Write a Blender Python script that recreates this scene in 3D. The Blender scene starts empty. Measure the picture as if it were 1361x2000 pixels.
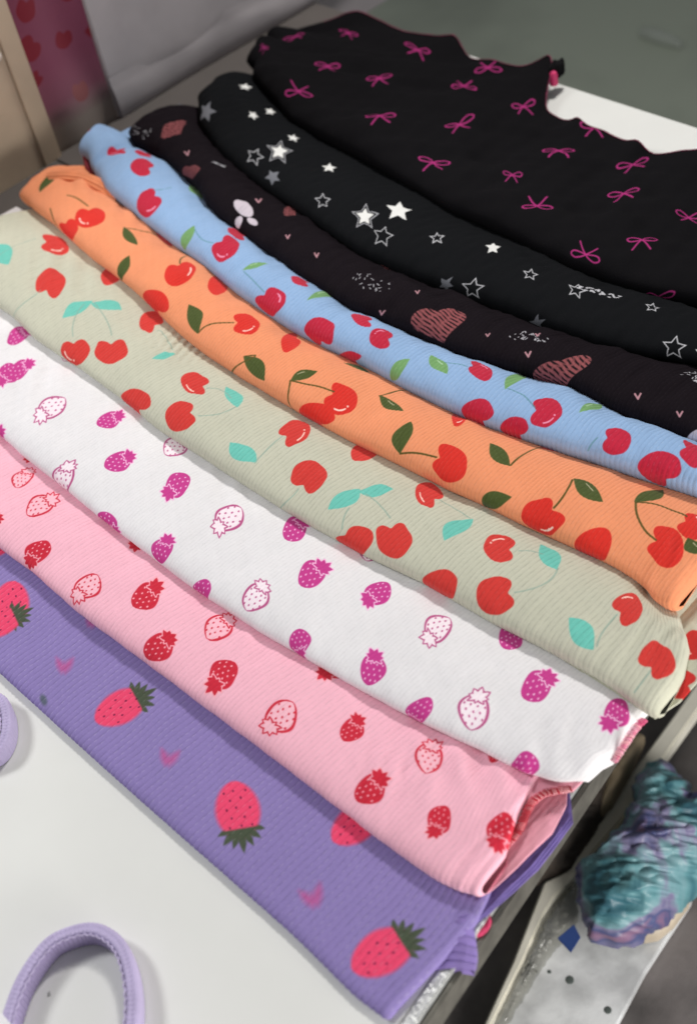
import bpy, bmesh, math, random
import numpy as np
from mathutils import Vector, Matrix

sc = bpy.context.scene
# ---------------------------------------------------------------- camera (metres; x along the clothes, y away along the pile, z up)
cam = bpy.data.cameras.new('camera'); cam_ob = bpy.data.objects.new('camera', cam); sc.collection.objects.link(cam_ob)
_R = ((0.6924502, 0.44074268, -0.57119052), (0.70411111, -0.58544606, 0.40184632), (-0.15729041, -0.68044015, -0.71572406))
cam_ob.matrix_world = Matrix(((_R[0][0], -_R[0][1], -_R[0][2], 0.35413812), (_R[1][0], -_R[1][1], -_R[1][2], -0.24914472),
                              (_R[2][0], -_R[2][1], -_R[2][2], 0.44374892), (0, 0, 0, 1)))
cam.sensor_fit = 'VERTICAL'; cam.sensor_height = 36; cam.sensor_width = 36
cam.lens = 2524.55 / 2000 * 36
cam.clip_start = .01; cam.clip_end = 60
cam.dof.use_dof = True; cam.dof.focus_distance = .60; cam.dof.aperture_fstop = 9.0
sc.camera = cam_ob
# ---------------------------------------------------------------- light of the stall: lamps overhead and an added low fill, dim surroundings
world = bpy.data.worlds.new('World'); sc.world = world; world.use_nodes = True
bg = world.node_tree.nodes['Background']; bg.inputs[0].default_value = (.93, .95, 1, 1); bg.inputs[1].default_value = .15
sc.view_settings.view_transform = 'Standard'; sc.view_settings.look = 'None'
sc.view_settings.exposure = 0.2; sc.view_settings.gamma = 1


def lamp(name, loc, aim, size, watts, col=(1, .97, .94), size_y=None):
    l = bpy.data.lights.new(name, 'AREA'); l.energy = watts; l.color = col
    l.shape = 'RECTANGLE' if size_y else 'SQUARE'; l.size = size
    if size_y: l.size_y = size_y
    o = bpy.data.objects.new(name, l); sc.collection.objects.link(o)
    o.location = loc; o.rotation_euler = (Vector(aim) - Vector(loc)).to_track_quat('-Z', 'Y').to_euler()
    return o


lamp('lamp_left', (-.70, -.50, .80), (-.02, -.02, 0), .22, 5.8, (.98, .98, 1))
lamp('lamp_far', (-.24, .62, .92), (-.02, 0, 0), .14, 6.7)
lamp('fill_low', (.75, -.06, .02), (.10, .05, -.33), .35, 5.0)  # added fill near table height, brightens what lies below the table
sc.cycles.use_denoising = True
sc.cycles.max_bounces = 6

# ---------------------------------------------------------------- cloth geometry (centimetres)
# each folded garment is a long strip: rolled front fold, arched top, tail tucked under the next one
ORDER = ['purple', 'pink', 'white', 'sage', 'orange', 'blue', 'hearts', 'stars', 'bows']
CZ = [0.03, .45, .9, 1.25, 1.5, 1.7, 1.8, 1.8, 1.7]          # height where the fold touches what lies below
TH = [.45, .95, 1.0, 1.2, 1.4, 1.5, 1.5, 1.5, 1.5]         # thickness of the roll
AD = [.25, .35, .4, .4, .45, .45, .45, .45, .45]            # how far the fold overhangs
AT = [.5, 1.2, 1.4, 1.5, 1.6, 1.4, 1.4, 1.6, 1.5]           # how far behind the fold the roll reaches its full height
XL = [-37.5, -37.2, -37.0, -35.6, -36.1, -36.9, -35.4, -35.2, -37.6]
XR = [18.6, 18.2, 18.4, 18.6, 16.2, 17.2, 17.4, 17.6, 17.8]
PER = [.28, .235, .19, .23, .205, .24, .22, .16, .16]        # rib pitch
AMP = [.038, .025, .014, .024, .025, .031, .018, .008, .008]  # rib height
FR = [1.9, 2.2, 2.2, 2.2, 2.2, 2.2, 2.0, 2.0, 1.0]          # how late the top drops away
RE_L = [.4, .5, .5, 1.2, 1.0, .25, 1.3, 1.4, 1.2]
RE_R = [.25, .12, .5, .45, .6, .5, .5, .5, .5]
BACK = [(-38.2, 29.2), (-37.6, 31.8), (-35, 34.4), (-32.3, 35.9), (-27.7, 36.1), (-25.2, 36.1), (-23.9, 35.5), (-22.6, 35.15), (-21.2, 35.2), (-20.0, 35.8), (-19.0, 36.2),
        (-17.6, 36.2), (-16.4, 35.6), (-15.6, 34.0), (-14.6, 32.6), (-13.2, 32.0), (-11.3, 31.7), (-9.4, 31.9), (-7.5, 32.0), (-5.8, 31.6),
        (-4.6, 32.4), (-3.0, 32.8), (0, 32.4), (3, 33), (6, 32.6), (10, 32.8), (18, 32.6)]
FRONT = {
    'purple': [(-9.53, -16.96), (-5.73, -16.81), (-2.95, -16.77), (0.13, -16.74), (3.82, -16.67), (8.67, -16.53), (13.91, -16.39), (17.2, -16.47), (18.39, -16.33)],
    'pink': [(-15.74, -12.86), (-11.75, -12.63), (-8.7, -12.46), (-5.09, -12.52), (-0.18, -12.33), (4.3, -12.1), (8.14, -11.95), (11.47, -11.83), (14.23, -11.7), (16.4, -11.56), (17.47, -11.34), (18.09, -10.96)],
    'white': [(-23.24, -7.96), (-18.33, -8.09), (-15.12, -8.3), (-11.46, -8.3), (-7.88, -8.41), (-4.75, -8.4), (-1.36, -8.4), (3.08, -8.15), (5.46, -7.84), (8.45, -7.52), (10.84, -7.2), (12.81, -6.84), (14.35, -6.51), (15.69, -6.36), (16.89, -6.1), (17.98, -5.71), (18.48, -5.2)],
    'sage': [(-35.28, -1.02), (-30.63, -1.66), (-27.35, -1.94), (-25.65, -1.94), (-22.89, -2.33), (-20.55, -2.39), (-18.51, -2.33), (-14.87, -2.5), (-10.61, -2.85), (-7.25, -2.77), (-5.36, -2.79), (-1.57, -2.72), (0.6, -2.62), (3.81, -2.36), (6.7, -1.96), (8.66, -1.85), (10.78, -1.73), (12.93, -1.48), (14.35, -1.37), (15.72, -1.24), (16.9, -1.27), (17.84, -1.41), (18.56, -1.37)],
    'orange': [(-34.89, 5.26), (-33.43, 5.11), (-31.11, 4.94), (-28.36, 4.48), (-25.59, 4.06), (-23.28, 3.92), (-21.3, 3.66), (-17.84, 3.02), (-15.35, 2.57), (-13.09, 2.32), (-10.11, 2.24), (-6.39, 2.18), (-3.68, 2.24), (-1.61, 2.31), (1.17, 2.53), (4.2, 2.7), (6.11, 2.95), (8.27, 3.1), (10.83, 3.38), (12.88, 3.6), (14.29, 3.52), (15.18, 3.09), (15.89, 3.1)],
    'blue': [(-35.29, 10.48), (-33.19, 9.66), (-31.74, 9.38), (-30.16, 8.82), (-27.35, 8.48), (-24.79, 8.02), (-22.33, 7.69), (-19.2, 7.41), (-15.95, 6.82), (-12.79, 6.43), (-9.58, 6.26), (-8.01, 6.33), (-4.67, 6.47), (-1.86, 6.46), (0.25, 6.5), (1.84, 6.6), (3.45, 6.84), (5.32, 7.17), (7.1, 7.49), (9.02, 7.92), (10.79, 8.22), (13.39, 8.78), (15.4, 9.22)],
    'hearts': [(-35.36, 13.84), (-33.74, 13.21), (-31.42, 13.31), (-29.31, 13.13), (-27.12, 12.63), (-24.99, 12.1), (-23.42, 11.4), (-21.72, 10.91), (-19.3, 10.61), (-16.46, 10.19), (-13.95, 9.78), (-11.25, 9.57), (-8.54, 9.25), (-6.38, 9.37), (-4.25, 9.56), (-0.88, 9.89), (2.07, 10.48), (4.79, 11.16), (8.07, 10.95), (10.06, 11.11), (11.6, 11.32), (13.8, 11.59)],
    'stars': [(-35.05, 19.26), (-30.96, 17.14), (-27.1, 15.69), (-23.56, 14.87), (-20.44, 14.47), (-17.45, 14.03), (-14.18, 13.41), (-11.65, 13.02), (-7.64, 13.15), (-5.42, 13.45), (-2.44, 13.67), (0.57, 13.9), (3.89, 14.33), (6.29, 15.05), (8.44, 15.81), (10.45, 16.58)],
    'bows': [(-34.02, 24.32), (-32.29, 23.32), (-30.29, 22.52), (-26.33, 21.1), (-22.79, 20.57), (-19.65, 20.32), (-16.54, 19.97), (-13.6, 19.62), (-10.14, 19.09), (-5.12, 18.98), (-1.21, 18.67), (2.04, 18.92), (5.78, 19.6), (8.15, 20.02)]}

XS = np.arange(-41., 21., .1)


def _smooth(y, n):
    k = np.hanning(2 * n + 3)[1:-1]; k /= k.sum()
    return np.convolve(np.pad(y, n, mode='edge'), k, mode='valid')


def _curve(pts, n=7):
    p = np.array(pts, float)
    y = np.interp(XS, p[:, 0], p[:, 1])
    return _smooth(y, n)


def _waves(seed, x, y, lx, ly, n=7):
    r = np.random.RandomState(seed)
    o = np.zeros(np.broadcast(x, y).shape)
    for _ in range(n):
        kx = r.normal() * 6.283 / lx; ky = r.normal() * 6.283 / ly
        o += np.sin(kx * x + ky * y + r.uniform(0, 6.283))
    return o / math.sqrt(n)


YF = [_curve(FRONT[n]) for n in ORDER] + [_curve(BACK, 8)]
YK = [YF[i] + AD[i] for i in range(9)] + [YF[9]]
YT = [YF[i] + np.minimum(AT[i], .42 * (YF[i + 1] - YF[i])) for i in range(9)]
PEAK = []
for i in range(9):
    PEAK.append(CZ[i] + TH[i] * (1 + .10 * _waves(40 + i, XS, 0, 14, 1) * (0 if i == 0 else 1)))
CZX = [np.full_like(XS, c) for c in CZ] + [np.full_like(XS, .55)]


def top_of(i, x, y):
    """height of the upper face of garment i, behind its roll"""
    g = lambda a: np.interp(x, XS, a)
    yf, yt, yn = g(YF[i]), g(YT[i]), g(YK[i + 1]); pk, cn, c = g(PEAK[i]), g(CZX[i + 1]) - .04, g(CZX[i])
    s = (y - yt) / np.maximum(yn - yt, .5)
    z = pk - (pk - cn) * np.clip(s, 0, 1) ** FR[i]
    q = np.clip((yt - y) / np.maximum(yt - yf, .1), 0, 1)
    z = np.where(s < 0, c + (pk - c) * (.5 + .5 * np.sqrt(1 - q ** 2)), z)
    if i < 7:
        y2 = g(YK[i + 2]); c2 = np.maximum(g(CZX[i + 2]) - .6, .3)
        s2 = np.clip((y - yn) / np.maximum(y2 - yn, .5), 0, 1.2)
        z = np.where(s > 1, cn + (c2 - cn) * s2, z)
    return z


# local dents and bumps: garment -> (x, s, radius x, radius s, height, wave pitch or 0, wave angle)
DENTS = {
 'sage': [(-14.8, .8, 1.8, .3, .06, .5, .5), (-26, .5, 3, .5, .08, 1.4, .9), (16.6, .6, 1.0, .6, .07, .9, .2)],
 'blue': [(-33.0, .2, .38, .5, -.42, 0, 0), (-24.2, .3, 1.2, .5, -.2, 0, 0), (-29, .4, 2.0, .5, .12, 0, 0)],
 'orange': [(-32, .6, 2.2, .35, .18, 1.6, 1.0), (-34.2, .5, .5, .8, -.22, 0, 0), (-27, .9, 2.5, .3, .08, .9, 1.0), (14.9, .0, 1.2, .4, .05, .8, .4)],
 'pink': [(14.2, .75, 2.4, .35, .14, 1.5, .9), (12.5, .3, 1.6, .3, .05, .8, .5), (9.2, .75, 1.2, .4, -.12, 0, 0), (3, .8, 2.5, .3, .05, 1.5, .6), (17.3, .3, .7, .6, .05, .7, .0)],
 'white': [(13.8, .5, 1.3, .5, -.10, 0, 0), (-20, .4, 2.5, .5, .07, 1.6, .9), (16.5, .2, 1.2, .4, .06, 1.2, .6), (-5, .8, 3, .3, .04, 1.4, .8)],
 'hearts': [(-32.4, .4, .5, .7, -.15, 0, 0), (-22, .6, 2.5, .4, -.18, 0, 0), (-6, .6, 4, .4, .10, 2.4, 1.1)],
 'stars': [(-28, .5, 3, .4, .12, 2.6, 1.0), (-2, .7, 4, .3, .10, 2.2, 1.2), (7, .8, 3, .3, .12, 2.0, 1.2)],
 'bows': [(-12, .3, 4, .2, .10, 2.6, 1.2), (-1, .4, 4, .3, .12, 2.6, 1.2)]
}
# how far the right / left end runs in or out, as (s, dx)
ENDR = {'pink': [(-.3, 0), (.1, -.2), (.45, -1.0), (.8, -1.5), (1, -1.7)], 'orange': [(-.3, .3), (.3, -.1), (1, -.6)],
        'sage': [(-.3, .3), (.2, -.1), (.6, -.8), (1, -2.2)], 'white': [(-.3, -.9), (-.1, .0), (.15, .25), (.6, -.1), (1, -.4)],
        'purple': [(-.3, 0), (.5, 0), (.8, -.05), (1, -.35), (1.3, -2.4)]}
ENDL = {'sage': [(-.3, 3.2), (0, 1.6), (.5, 0.3), (1, .6)], 'orange': [(-.3, .8), (.3, .0), (1, 1.2)],
        'blue': [(-.3, 1.6), (.15, .6), (.6, -.1), (1, .2)], 'hearts': [(-.3, .9), (.2, .1), (.6, .0), (1, 1.0)],
        'stars': [(-.3, 1.6), (.2, .6), (.6, 0.4), (1, 1.4)], 'bows': [(-.3, 3.4), (0, 2.6), (.3, 1.2), (.7, .2), (1, .6)]}


def rib_phase(i, U, V):
    return U / PER[i] + .12 * _waves(300 + i, U, V, 6., 3.)


def garment(i, nu, ribs=True, nvis=38):
    name = ORDER[i]
    x = np.linspace(XL[i], XR[i], nu)[:, None]
    g = lambda a: np.interp(x, XS, a)
    yf, yk, yn = g(YF[i]), g(YK[i]), g(YK[i + 1])
    a = AD[i]; pk = g(PEAK[i]); c = g(CZX[i]); t = pk - c
    rows_y, rows_z, rows_s = [], [], []
    # underside, from deep inside to the contact line
    for q in np.linspace(1, 0, 6)[:-1]:
        y = yk + q * 3.2
        z = c + .0 * y if i == 0 else np.maximum(top_of(i - 1, x, y) + .03, .05)
        rows_y.append(y); rows_z.append(z); rows_s.append(np.full_like(x, -.6 - q * .3))
    # roll: a tight half underneath, a broad one on top
    yt = g(YT[i])
    for th in np.linspace(-math.pi / 2, math.pi / 2, 25):
        ct, st = math.cos(th), math.sin(th)
        rows_y.append(yk - a * ct if th < 0 else yt - (yt - yf) * ct); rows_z.append(c + t / 2 + t / 2 * st)
        rows_s.append(np.full_like(x, -.3 + .3 * (th / math.pi + .5)))
    # arched top
    for s in np.linspace(0, 1, nvis + 1)[1:]:
        y = yt + s * (yn - yt)
        rows_y.append(y); rows_z.append(top_of(i, x, y)); rows_s.append(np.full_like(x, s))
    if i < 8:
        yn2 = g(YK[i + 2]) if i < 7 else yn + 5
        for q in np.linspace(0, 1, 7)[1:]:
            y = yn + q * (yn2 - yn) * .96
            rows_y.append(y); rows_z.append(top_of(i, x, y) if i < 7 else top_of(i, x, yn) - q * 1.0); rows_s.append(np.full_like(x, 1 + q * .3))
    Y = np.concatenate(rows_y, 1); Z = np.concatenate(rows_z, 1); S = np.concatenate(rows_s, 1)
    nv = Y.shape[1]
    X = np.repeat(x, nv, 1)
    # fabric coordinates: arc length round the roll, before wrinkles
    V = np.concatenate([np.zeros((nu, 1)), np.cumsum(np.hypot(np.diff(Y, axis=1), np.diff(Z, axis=1)), 1)], 1)
    V = V - V[:, 5:6] + .6
    V = np.repeat(V.mean(0, keepdims=True), nu, 0) * .35 + V * .65
    U = X.copy()
    # ends: run in / out, and close like a pillow
    for tab, sign, xe in ((ENDR, 1, XR[i]), (ENDL, -1, XL[i])):
        if name in tab:
            p = np.array(tab[name]); dx = np.interp(np.where(S < -.5, np.where(Y < yt, -.3 + .3 * np.clip((Y - yk) / np.maximum(yt - yk, .05), 0, 1), np.clip((Y - yt) / np.maximum(yn - yt, .5), 0, 1.3)), S), p[:, 0], p[:, 1])
            w = np.clip(1 - np.abs(X - xe) / 5., 0, 1); w = w * w * (3 - 2 * w)
            X = X + dx * w
    eL = (U - XL[i]) / RE_L[i]; eR = (XR[i] - U) / RE_R[i]
    e = np.clip(np.minimum(eL, eR), 0, 1)
    k = np.sqrt(np.maximum(0, 1 - (1 - e) ** 2)) * .97 + .03
    kz = k if i != 1 else np.where(eR < 1, np.maximum(k, .55), k)
    mid = c + t * .42
    if i == 0: mid = c + t * .3
    Zm = np.where(S < -.5, top_of(i, X, Y) - t * .58, np.where(S < 0, mid, np.maximum(Z - t * .58, c * .3)))
    if i == 0: Zm = np.maximum(Zm, .03)
    Z = Zm + (Z - Zm) * kz
    Yc = yk + .0
    Y = np.where(Y < Yc, Yc + (Y - Yc) * (.35 + .65 * k), Y)
    # wrinkles, faded at the contact lines
    fade = np.clip((S + .26) / .2, 0, 1) * np.clip((1.15 - S) / .4, .15, 1) * np.clip((S + .3) * 50, 0, 1)
    w = .045 * _waves(100 + i, X, Y, 5.0, 4.0) + .03 * _waves(200 + i, X, Y, 1.6, 3.5)
    w = w * (.25, .9, .55, .9, 1, 1, 1.2, 1.2, 1)[i]
    if name == 'bows':
        w = w * 2.2 + .08 * np.sin((Y - .25 * X) * 1.55 + 1.2 * np.sin(X * .21)) * np.clip(S * 3, 0, 1) * np.clip((1 - S) * 4, 0, 1)
        r = np.clip((S - .72) / .28, 0, 1) ** 2
        bump = sum(h * np.exp(-((X - x0) / rx) ** 2) for x0, rx, h in ((-17.3, 1.6, 1.0), (-11.6, .6, .45), (-6.8, .8, .6), (-2.6, .9, .5), (-25.6, 1.0, .35), (2.5, 1., .5), (-34, 1.2, .6)))
        Z = Z + r * (.22 * np.sin(X * 1.1 + 1.3 * np.sin(X * .31)) + .15 + bump)
        Y = Y + r * .20 * np.cos(X * 1.1 + 1.3 * np.sin(X * .31))
        lw = np.clip((-33.5 - X) / 3, 0, 1) * np.clip((S + .1) * 4, 0, 1)
        Z = Z + lw * .5 * np.sin(S * 14 + .5); X = X - lw * .5 * np.sin(S * 14 + .5)
    for d in DENTS.get(name, []):
        x0, s0, rx, rs, h, wl, ang = d
        q = np.exp(-((X - x0) / rx) ** 2 - ((S - s0) / rs) ** 2)
        if wl: q = q * np.sin(((X - x0) * math.cos(ang) + (Y - Y.mean()) * math.sin(ang)) * 6.283 / wl)
        w = w + h * q
    P = np.stack([X, Y, Z], -1)
    N = np.cross(np.gradient(P, axis=0), np.gradient(P, axis=1))
    N /= np.maximum(np.linalg.norm(N, axis=-1, keepdims=True), 1e-9)
    P = P + N * (w * fade * k)[..., None]
    if ribs:
        rib = np.abs(np.sin(math.pi * rib_phase(i, U, V))) ** .55 - .7
        P = P + N * (AMP[i] * rib * np.clip((S + .3) * 50, 0, 1) * k * np.where(S > 1.02, 0, 1))[..., None]
    P[..., 2] = np.maximum(P[..., 2], .02)
    return P, U, V, S, N

MOT = {
    'purple': [
        ('B',-8.18,3.65,2.53,1.47,2.56,-2.14), ('B',0.68,3.62,-2.81,0.83,0.68,2.75), ('B',8.62,3.06,1.74,2.12,2.79,-1.83), ('B',12.44,5.88,-2.44,0.62,0.36,2.52),
        ('B',16.89,2.96,-2.57,0.81,0.86,2.67), ('f',-3.3,3.2,-0.6,-0.4,-0.66,0.54), ('f',4.25,3.1,-0.84,-0.41,-0.65,0.75), ('f',13.3,2.55,-0.34,-0.56,-0.67,0.35),
        ('f',-4.4,5.66,-0.58,-0.15,-0.35,0.51), ('g',-2.43,1.43,0.46,0.71,0.97,-0.39),],
    'pink': [
        ('S',-9.11,2.09,1.99,0.13,0.24,-1.69), ('O',-11.65,4.49,-2.36,0.76,-0.23,2.05), ('O',-5.29,2.35,2.11,-0.04,0.23,-1.74), ('S',-2.65,4.04,-2.4,0.58,-0.26,2.04),
        ('O',1.28,4.91,-2.01,0.44,-0.4,2.06), ('S',0.16,2.35,-2.07,0.48,0.32,1.74), ('S',3.54,2.78,2.23,-0.3,0.24,-1.88), ('O',7.11,2.74,2.21,-0.32,0.02,-1.89),
        ('S',9.65,4.43,-1.48,-0.01,-0.54,1.61), ('O',12.91,5.22,-1.36,-0.69,-1.0,1.63), ('S',12.27,2.76,-1.79,0.3,0.12,1.63), ('S',15.38,3.09,1.52,0.17,0.25,-1.38),
        ('S',17.86,3.7,1.58,-0.35,-0.02,-1.56), ('S',-6.08,6.33,2.11,-0.22,0.39,-1.79), ('S',-12.76,2.03,-1.82,0.45,0.61,1.44), ('S',6.61,6.31,1.95,-0.41,0.37,-1.9),
        ('S',15.29,6.97,-1.9,0.12,-0.75,1.4), ('S',-15.64,6.82,1.91,-0.55,0.04,-1.66),],
    'white': [
        ('S',-21.21,4.17,2.41,0.01,1.04,-1.72), ('O',-16.59,4.2,2.63,-0.32,0.36,-2.18), ('S',-13.41,6.06,-1.89,0.83,0.2,1.7), ('S',-18.03,1.12,-1.89,0.54,1.05,1.41),
        ('S',-10.28,4.35,-2.03,0.84,0.46,1.77), ('O',-9.31,7.2,-2.28,0.65,-0.36,1.95), ('O',-11.95,1.82,-2.0,-0.72,-0.52,1.92), ('S',-6.65,4.95,2.29,-0.58,0.25,-1.95),
        ('S',-7.73,1.22,1.32,1.65,1.69,-0.49), ('S',-4.0,2.01,-1.73,-0.43,-0.57,1.5), ('O',-2.88,5.05,2.49,-0.54,0.38,-2.09), ('S',-0.14,7.0,-2.21,0.63,-0.57,2.11),
        ('S',2.87,5.15,-2.1,0.87,-0.0,1.9), ('O',1.86,2.69,-1.96,0.05,-0.43,1.75), ('S',-0.81,1.13,1.71,0.63,-0.16,-1.75), ('S',5.8,5.59,1.82,-0.69,0.09,-1.8),
        ('S',5.14,1.63,1.1,0.93,0.95,-1.3), ('S',8.47,2.47,-1.55,-0.46,-0.95,1.68), ('O',9.18,5.42,1.96,-0.7,0.22,-1.97), ('S',11.63,7.15,-1.63,0.09,-0.71,1.91),
        ('S',14.27,5.28,-1.89,1.17,0.22,1.99), ('S',11.37,1.48,1.39,-0.22,-0.15,-1.75), ('O',13.13,2.83,-1.7,-0.35,-0.92,1.97), ('S',16.38,1.29,1.32,0.65,0.89,-1.61),
        ('S',17.57,5.47,1.62,-0.76,0.03,-2.24), ('O',3.43,8.06,-1.52,-0.09,-0.89,1.68),],
    'sage': [
        ('C',-29.06,6.81,1.92,-1.28,-1.68,-1.03,1), ('C',-25.27,4.37,2.41,0.34,1.61,-1.83,0), ('C',-19.22,2.02,-1.38,-1.06,-1.63,1.17,1),
        ('C',-17.34,3.26,-1.48,-1.21,-1.85,1.19,0), ('C',-23.94,7.85,-1.93,0.56,-0.68,1.89,0), ('C',-17.95,6.44,-0.78,1.73,1.87,-0.32,0),
        ('C',-11.16,4.78,-1.14,1.43,1.65,0.52,1), ('C',-9.67,2.64,-1.82,1.06,1.13,1.24,0), ('C',-12.97,1.65,1.15,1.68,2.0,-0.4,0),
        ('C',-4.22,5.37,1.82,-0.94,0.19,-2.04,1), ('C',-1.22,3.39,2.07,-0.25,0.5,-1.85,0), ('C',3.0,1.61,-0.91,-1.71,-1.61,0.47,0),
        ('C',4.66,2.65,-0.95,-1.19,-1.61,1.33,0), ('C',-0.87,6.9,-1.45,1.22,-0.02,1.89,0), ('C',3.83,6.02,-0.59,1.83,1.78,-0.73,1),
        ('C',8.82,4.78,-0.97,1.59,1.35,0.56,1), ('C',10.45,2.51,-1.37,1.41,1.18,1.02,0), ('C',7.89,1.35,1.18,1.71,1.16,-1.23,0), ('C',15.1,5.05,1.57,-1.01,-0.34,-1.83,1),
        ('C',17.48,3.45,1.46,-0.18,-0.22,-1.78,0), ('L',-32.26,3.85,-29.03,3.89,1.48), ('L',-22.04,3.25,-21.95,5.26,1.12), ('L',-21.89,5.18,-20.02,5.84,1.07),
        ('L',-14.87,4.36,-14.25,5.56,0.71), ('L',-9.71,5.79,-7.75,4.77,0.85), ('L',-6.09,2.89,-3.98,2.49,0.97), ('L',1.09,2.39,1.24,4.26,1.01),
        ('L',1.24,4.15,2.49,5.1,0.92), ('L',6.64,3.6,6.43,5.69,0.92), ('L',9.78,6.16,11.52,5.21,0.96), ('L',13.54,2.94,15.27,2.37,0.94),
        ('T',-20.09,2.65,-21.42,3.72,-22.06,4.76), ('T',-18.38,4.02,-19.98,4.75,-21.73,5.18), ('T',-25.36,1.29,-25.1,2.53,-25.24,3.69),
        ('T',-14.79,5.76,-16.45,6.2,-16.9,6.15), ('T',-10.38,4.96,-9.65,5.3,-8.65,5.14), ('T',-8.86,3.09,-8.1,3.89,-7.86,4.79), ('T',-3.99,2.53,-4.16,3.45,-4.3,4.69),
        ('T',-1.11,2.6,-1.08,1.92,-1.45,1.22), ('T',1.7,4.13,2.63,3.99,3.72,3.53), ('T',2.26,1.91,1.95,2.44,1.8,2.95), ('T',6.38,5.65,5.46,5.85,4.45,5.98),
        ('T',10.99,2.97,11.66,3.92,11.44,5.22), ('T',9.53,5.09,9.91,5.37,10.39,5.63), ('T',15.25,2.46,15.0,3.26,14.95,4.37), ('T',17.5,2.89,17.5,2.35,17.45,1.76),
        ('T',-30.32,3.54,-30.52,5.01,-30.23,6.24),],
    'orange': [
        ('C',-28.13,3.45,-1.12,-1.65,-2.11,0.92,1), ('C',-28.85,1.92,-1.32,-1.16,-1.68,0.51,0), ('C',-23.6,6.37,-1.22,1.33,1.8,0.06,0),
        ('C',-18.85,4.34,-0.45,-1.96,-2.09,0.95,1), ('C',-16.7,5.72,-1.92,0.73,-0.82,1.89,0), ('C',-18.25,1.76,1.65,1.44,1.77,-0.72,0),
        ('C',-12.09,4.22,1.39,-1.37,-1.22,-0.95,1), ('C',-9.34,5.18,-1.77,1.06,-0.61,1.97,0), ('C',-3.71,3.11,0.79,-1.84,-1.84,-0.05,1),
        ('C',-4.17,1.48,1.14,1.8,1.78,-0.48,0), ('C',3.73,2.57,0.5,-1.74,-1.95,-0.0,0), ('C',1.56,6.06,-1.51,1.51,-0.72,2.01,1), ('C',6.11,7.1,0.97,-1.63,-1.05,-0.92,1),
        ('C',9.18,2.1,-1.79,0.9,0.76,1.51,1), ('C',11.79,1.46,1.08,1.83,1.03,-1.56,0), ('C',14.28,3.5,0.52,-1.73,-1.72,-0.47,0), ('C',14.58,5.13,0.2,-1.4,-1.33,-0.3,1),
        ('L',-34.78,4.04,-33.76,2.71,1.06), ('L',-25.46,4.41,-23.21,3.75,0.66), ('L',-22.78,2.92,-22.32,1.23,0.9), ('L',-22.22,6.23,-20.45,6.3,0.65),
        ('L',-16.05,3.13,-13.76,2.19,0.97), ('L',-10.21,2.48,-7.97,1.97,0.86), ('L',-6.56,2.6,-5.93,3.9,0.72), ('L',-2.34,4.4,-0.31,4.07,0.65),
        ('L',-5.83,5.69,-4.41,6.0,0.62), ('L',0.5,3.58,1.33,1.87,0.94), ('L',4.43,4.53,6.18,3.82,0.76), ('L',6.13,1.07,7.33,2.34,0.85), ('L',8.88,4.47,10.85,4.07,0.88),
        ('L',11.85,4.77,12.01,6.58,0.81), ('L',14.83,4.6,15.81,4.18,0.79), ('T',-29.14,3.88,-30.36,3.77,-31.32,3.51), ('T',-31.49,2.12,-30.84,1.78,-30.19,1.49),
        ('T',-25.16,4.51,-24.68,5.12,-24.09,6.0), ('T',-19.53,4.8,-20.07,5.19,-20.51,5.85), ('T',-13.81,2.23,-13.52,2.97,-12.58,3.84),
        ('T',-10.18,2.45,-10.17,1.86,-14.84,-3.74), ('T',-6.56,2.6,-5.45,2.96,-4.28,3.28), ('T',-6.54,2.58,-6.17,1.95,-5.77,0.97), ('T',-2.3,4.43,-2.13,4.95,-2.05,6.09),
        ('T',1.32,1.89,2.08,2.24,3.07,2.52), ('T',6.16,3.81,5.98,5.08,6.01,6.4), ('T',9.38,2.63,9.32,3.45,8.93,4.45), ('T',11.84,4.81,12.78,5.23,14.09,5.33),
        ('T',11.84,4.81,12.78,3.76,13.81,3.4),],
    'blue': [
        ('C',-32.49,3.93,-1.69,0.5,1.37,1.11,1), ('C',-29.01,4.25,-1.39,1.27,1.42,0.61,0), ('C',-25.88,2.69,-2.22,0.14,0.04,1.76,1),
        ('C',-30.92,5.38,-1.32,0.72,1.11,0.79,0), ('C',-18.12,3.22,0.25,-1.9,-1.98,0.36,1), ('C',-18.99,4.83,-1.05,1.09,1.24,0.55,0),
        ('C',-12.36,2.2,-0.85,-1.55,-2.0,0.45,1), ('C',-12.17,4.57,-0.9,1.1,1.11,0.44,0), ('C',-8.17,2.0,1.79,0.98,1.12,-1.35,0), ('C',-6.77,4.07,-0.92,1.27,1.56,0.02,0),
        ('C',-4.73,3.26,-0.82,1.29,1.22,0.3,1), ('C',-5.93,1.27,0.74,1.28,1.46,0.26,0), ('C',0.82,4.24,0.8,-1.38,-1.5,0.09,1), ('C',5.42,3.01,1.01,-1.59,-1.25,-0.53,1),
        ('C',2.52,1.69,0.9,1.63,1.35,-0.62,0), ('C',4.58,1.59,0.68,1.44,1.2,-0.35,0), ('C',9.2,2.67,0.62,-1.38,-1.23,-0.2,0), ('C',11.66,1.96,0.98,1.65,1.44,-0.98,0),
        ('C',12.41,3.42,0.57,-1.62,-1.39,0.24,0), ('L',-26.53,6.0,-24.36,5.96,0.82), ('L',-21.35,3.09,-20.74,1.46,0.84), ('L',-15.46,2.68,-14.86,4.18,0.55),
        ('L',-10.37,3.32,-10.87,6.66,0.65), ('L',-2.48,2.88,-3.04,1.34,0.77), ('L',-1.91,3.82,-0.15,2.96,0.71), ('L',1.94,6.34,2.97,3.52,0.65),
        ('L',6.77,3.56,6.68,5.79,0.66), ('T',-20.98,2.95,-19.84,2.68,-19.02,2.89), ('T',-15.36,2.69,-14.38,2.61,-13.02,2.44), ('T',-0.85,3.64,-0.39,3.77,0.31,3.98),
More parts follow.
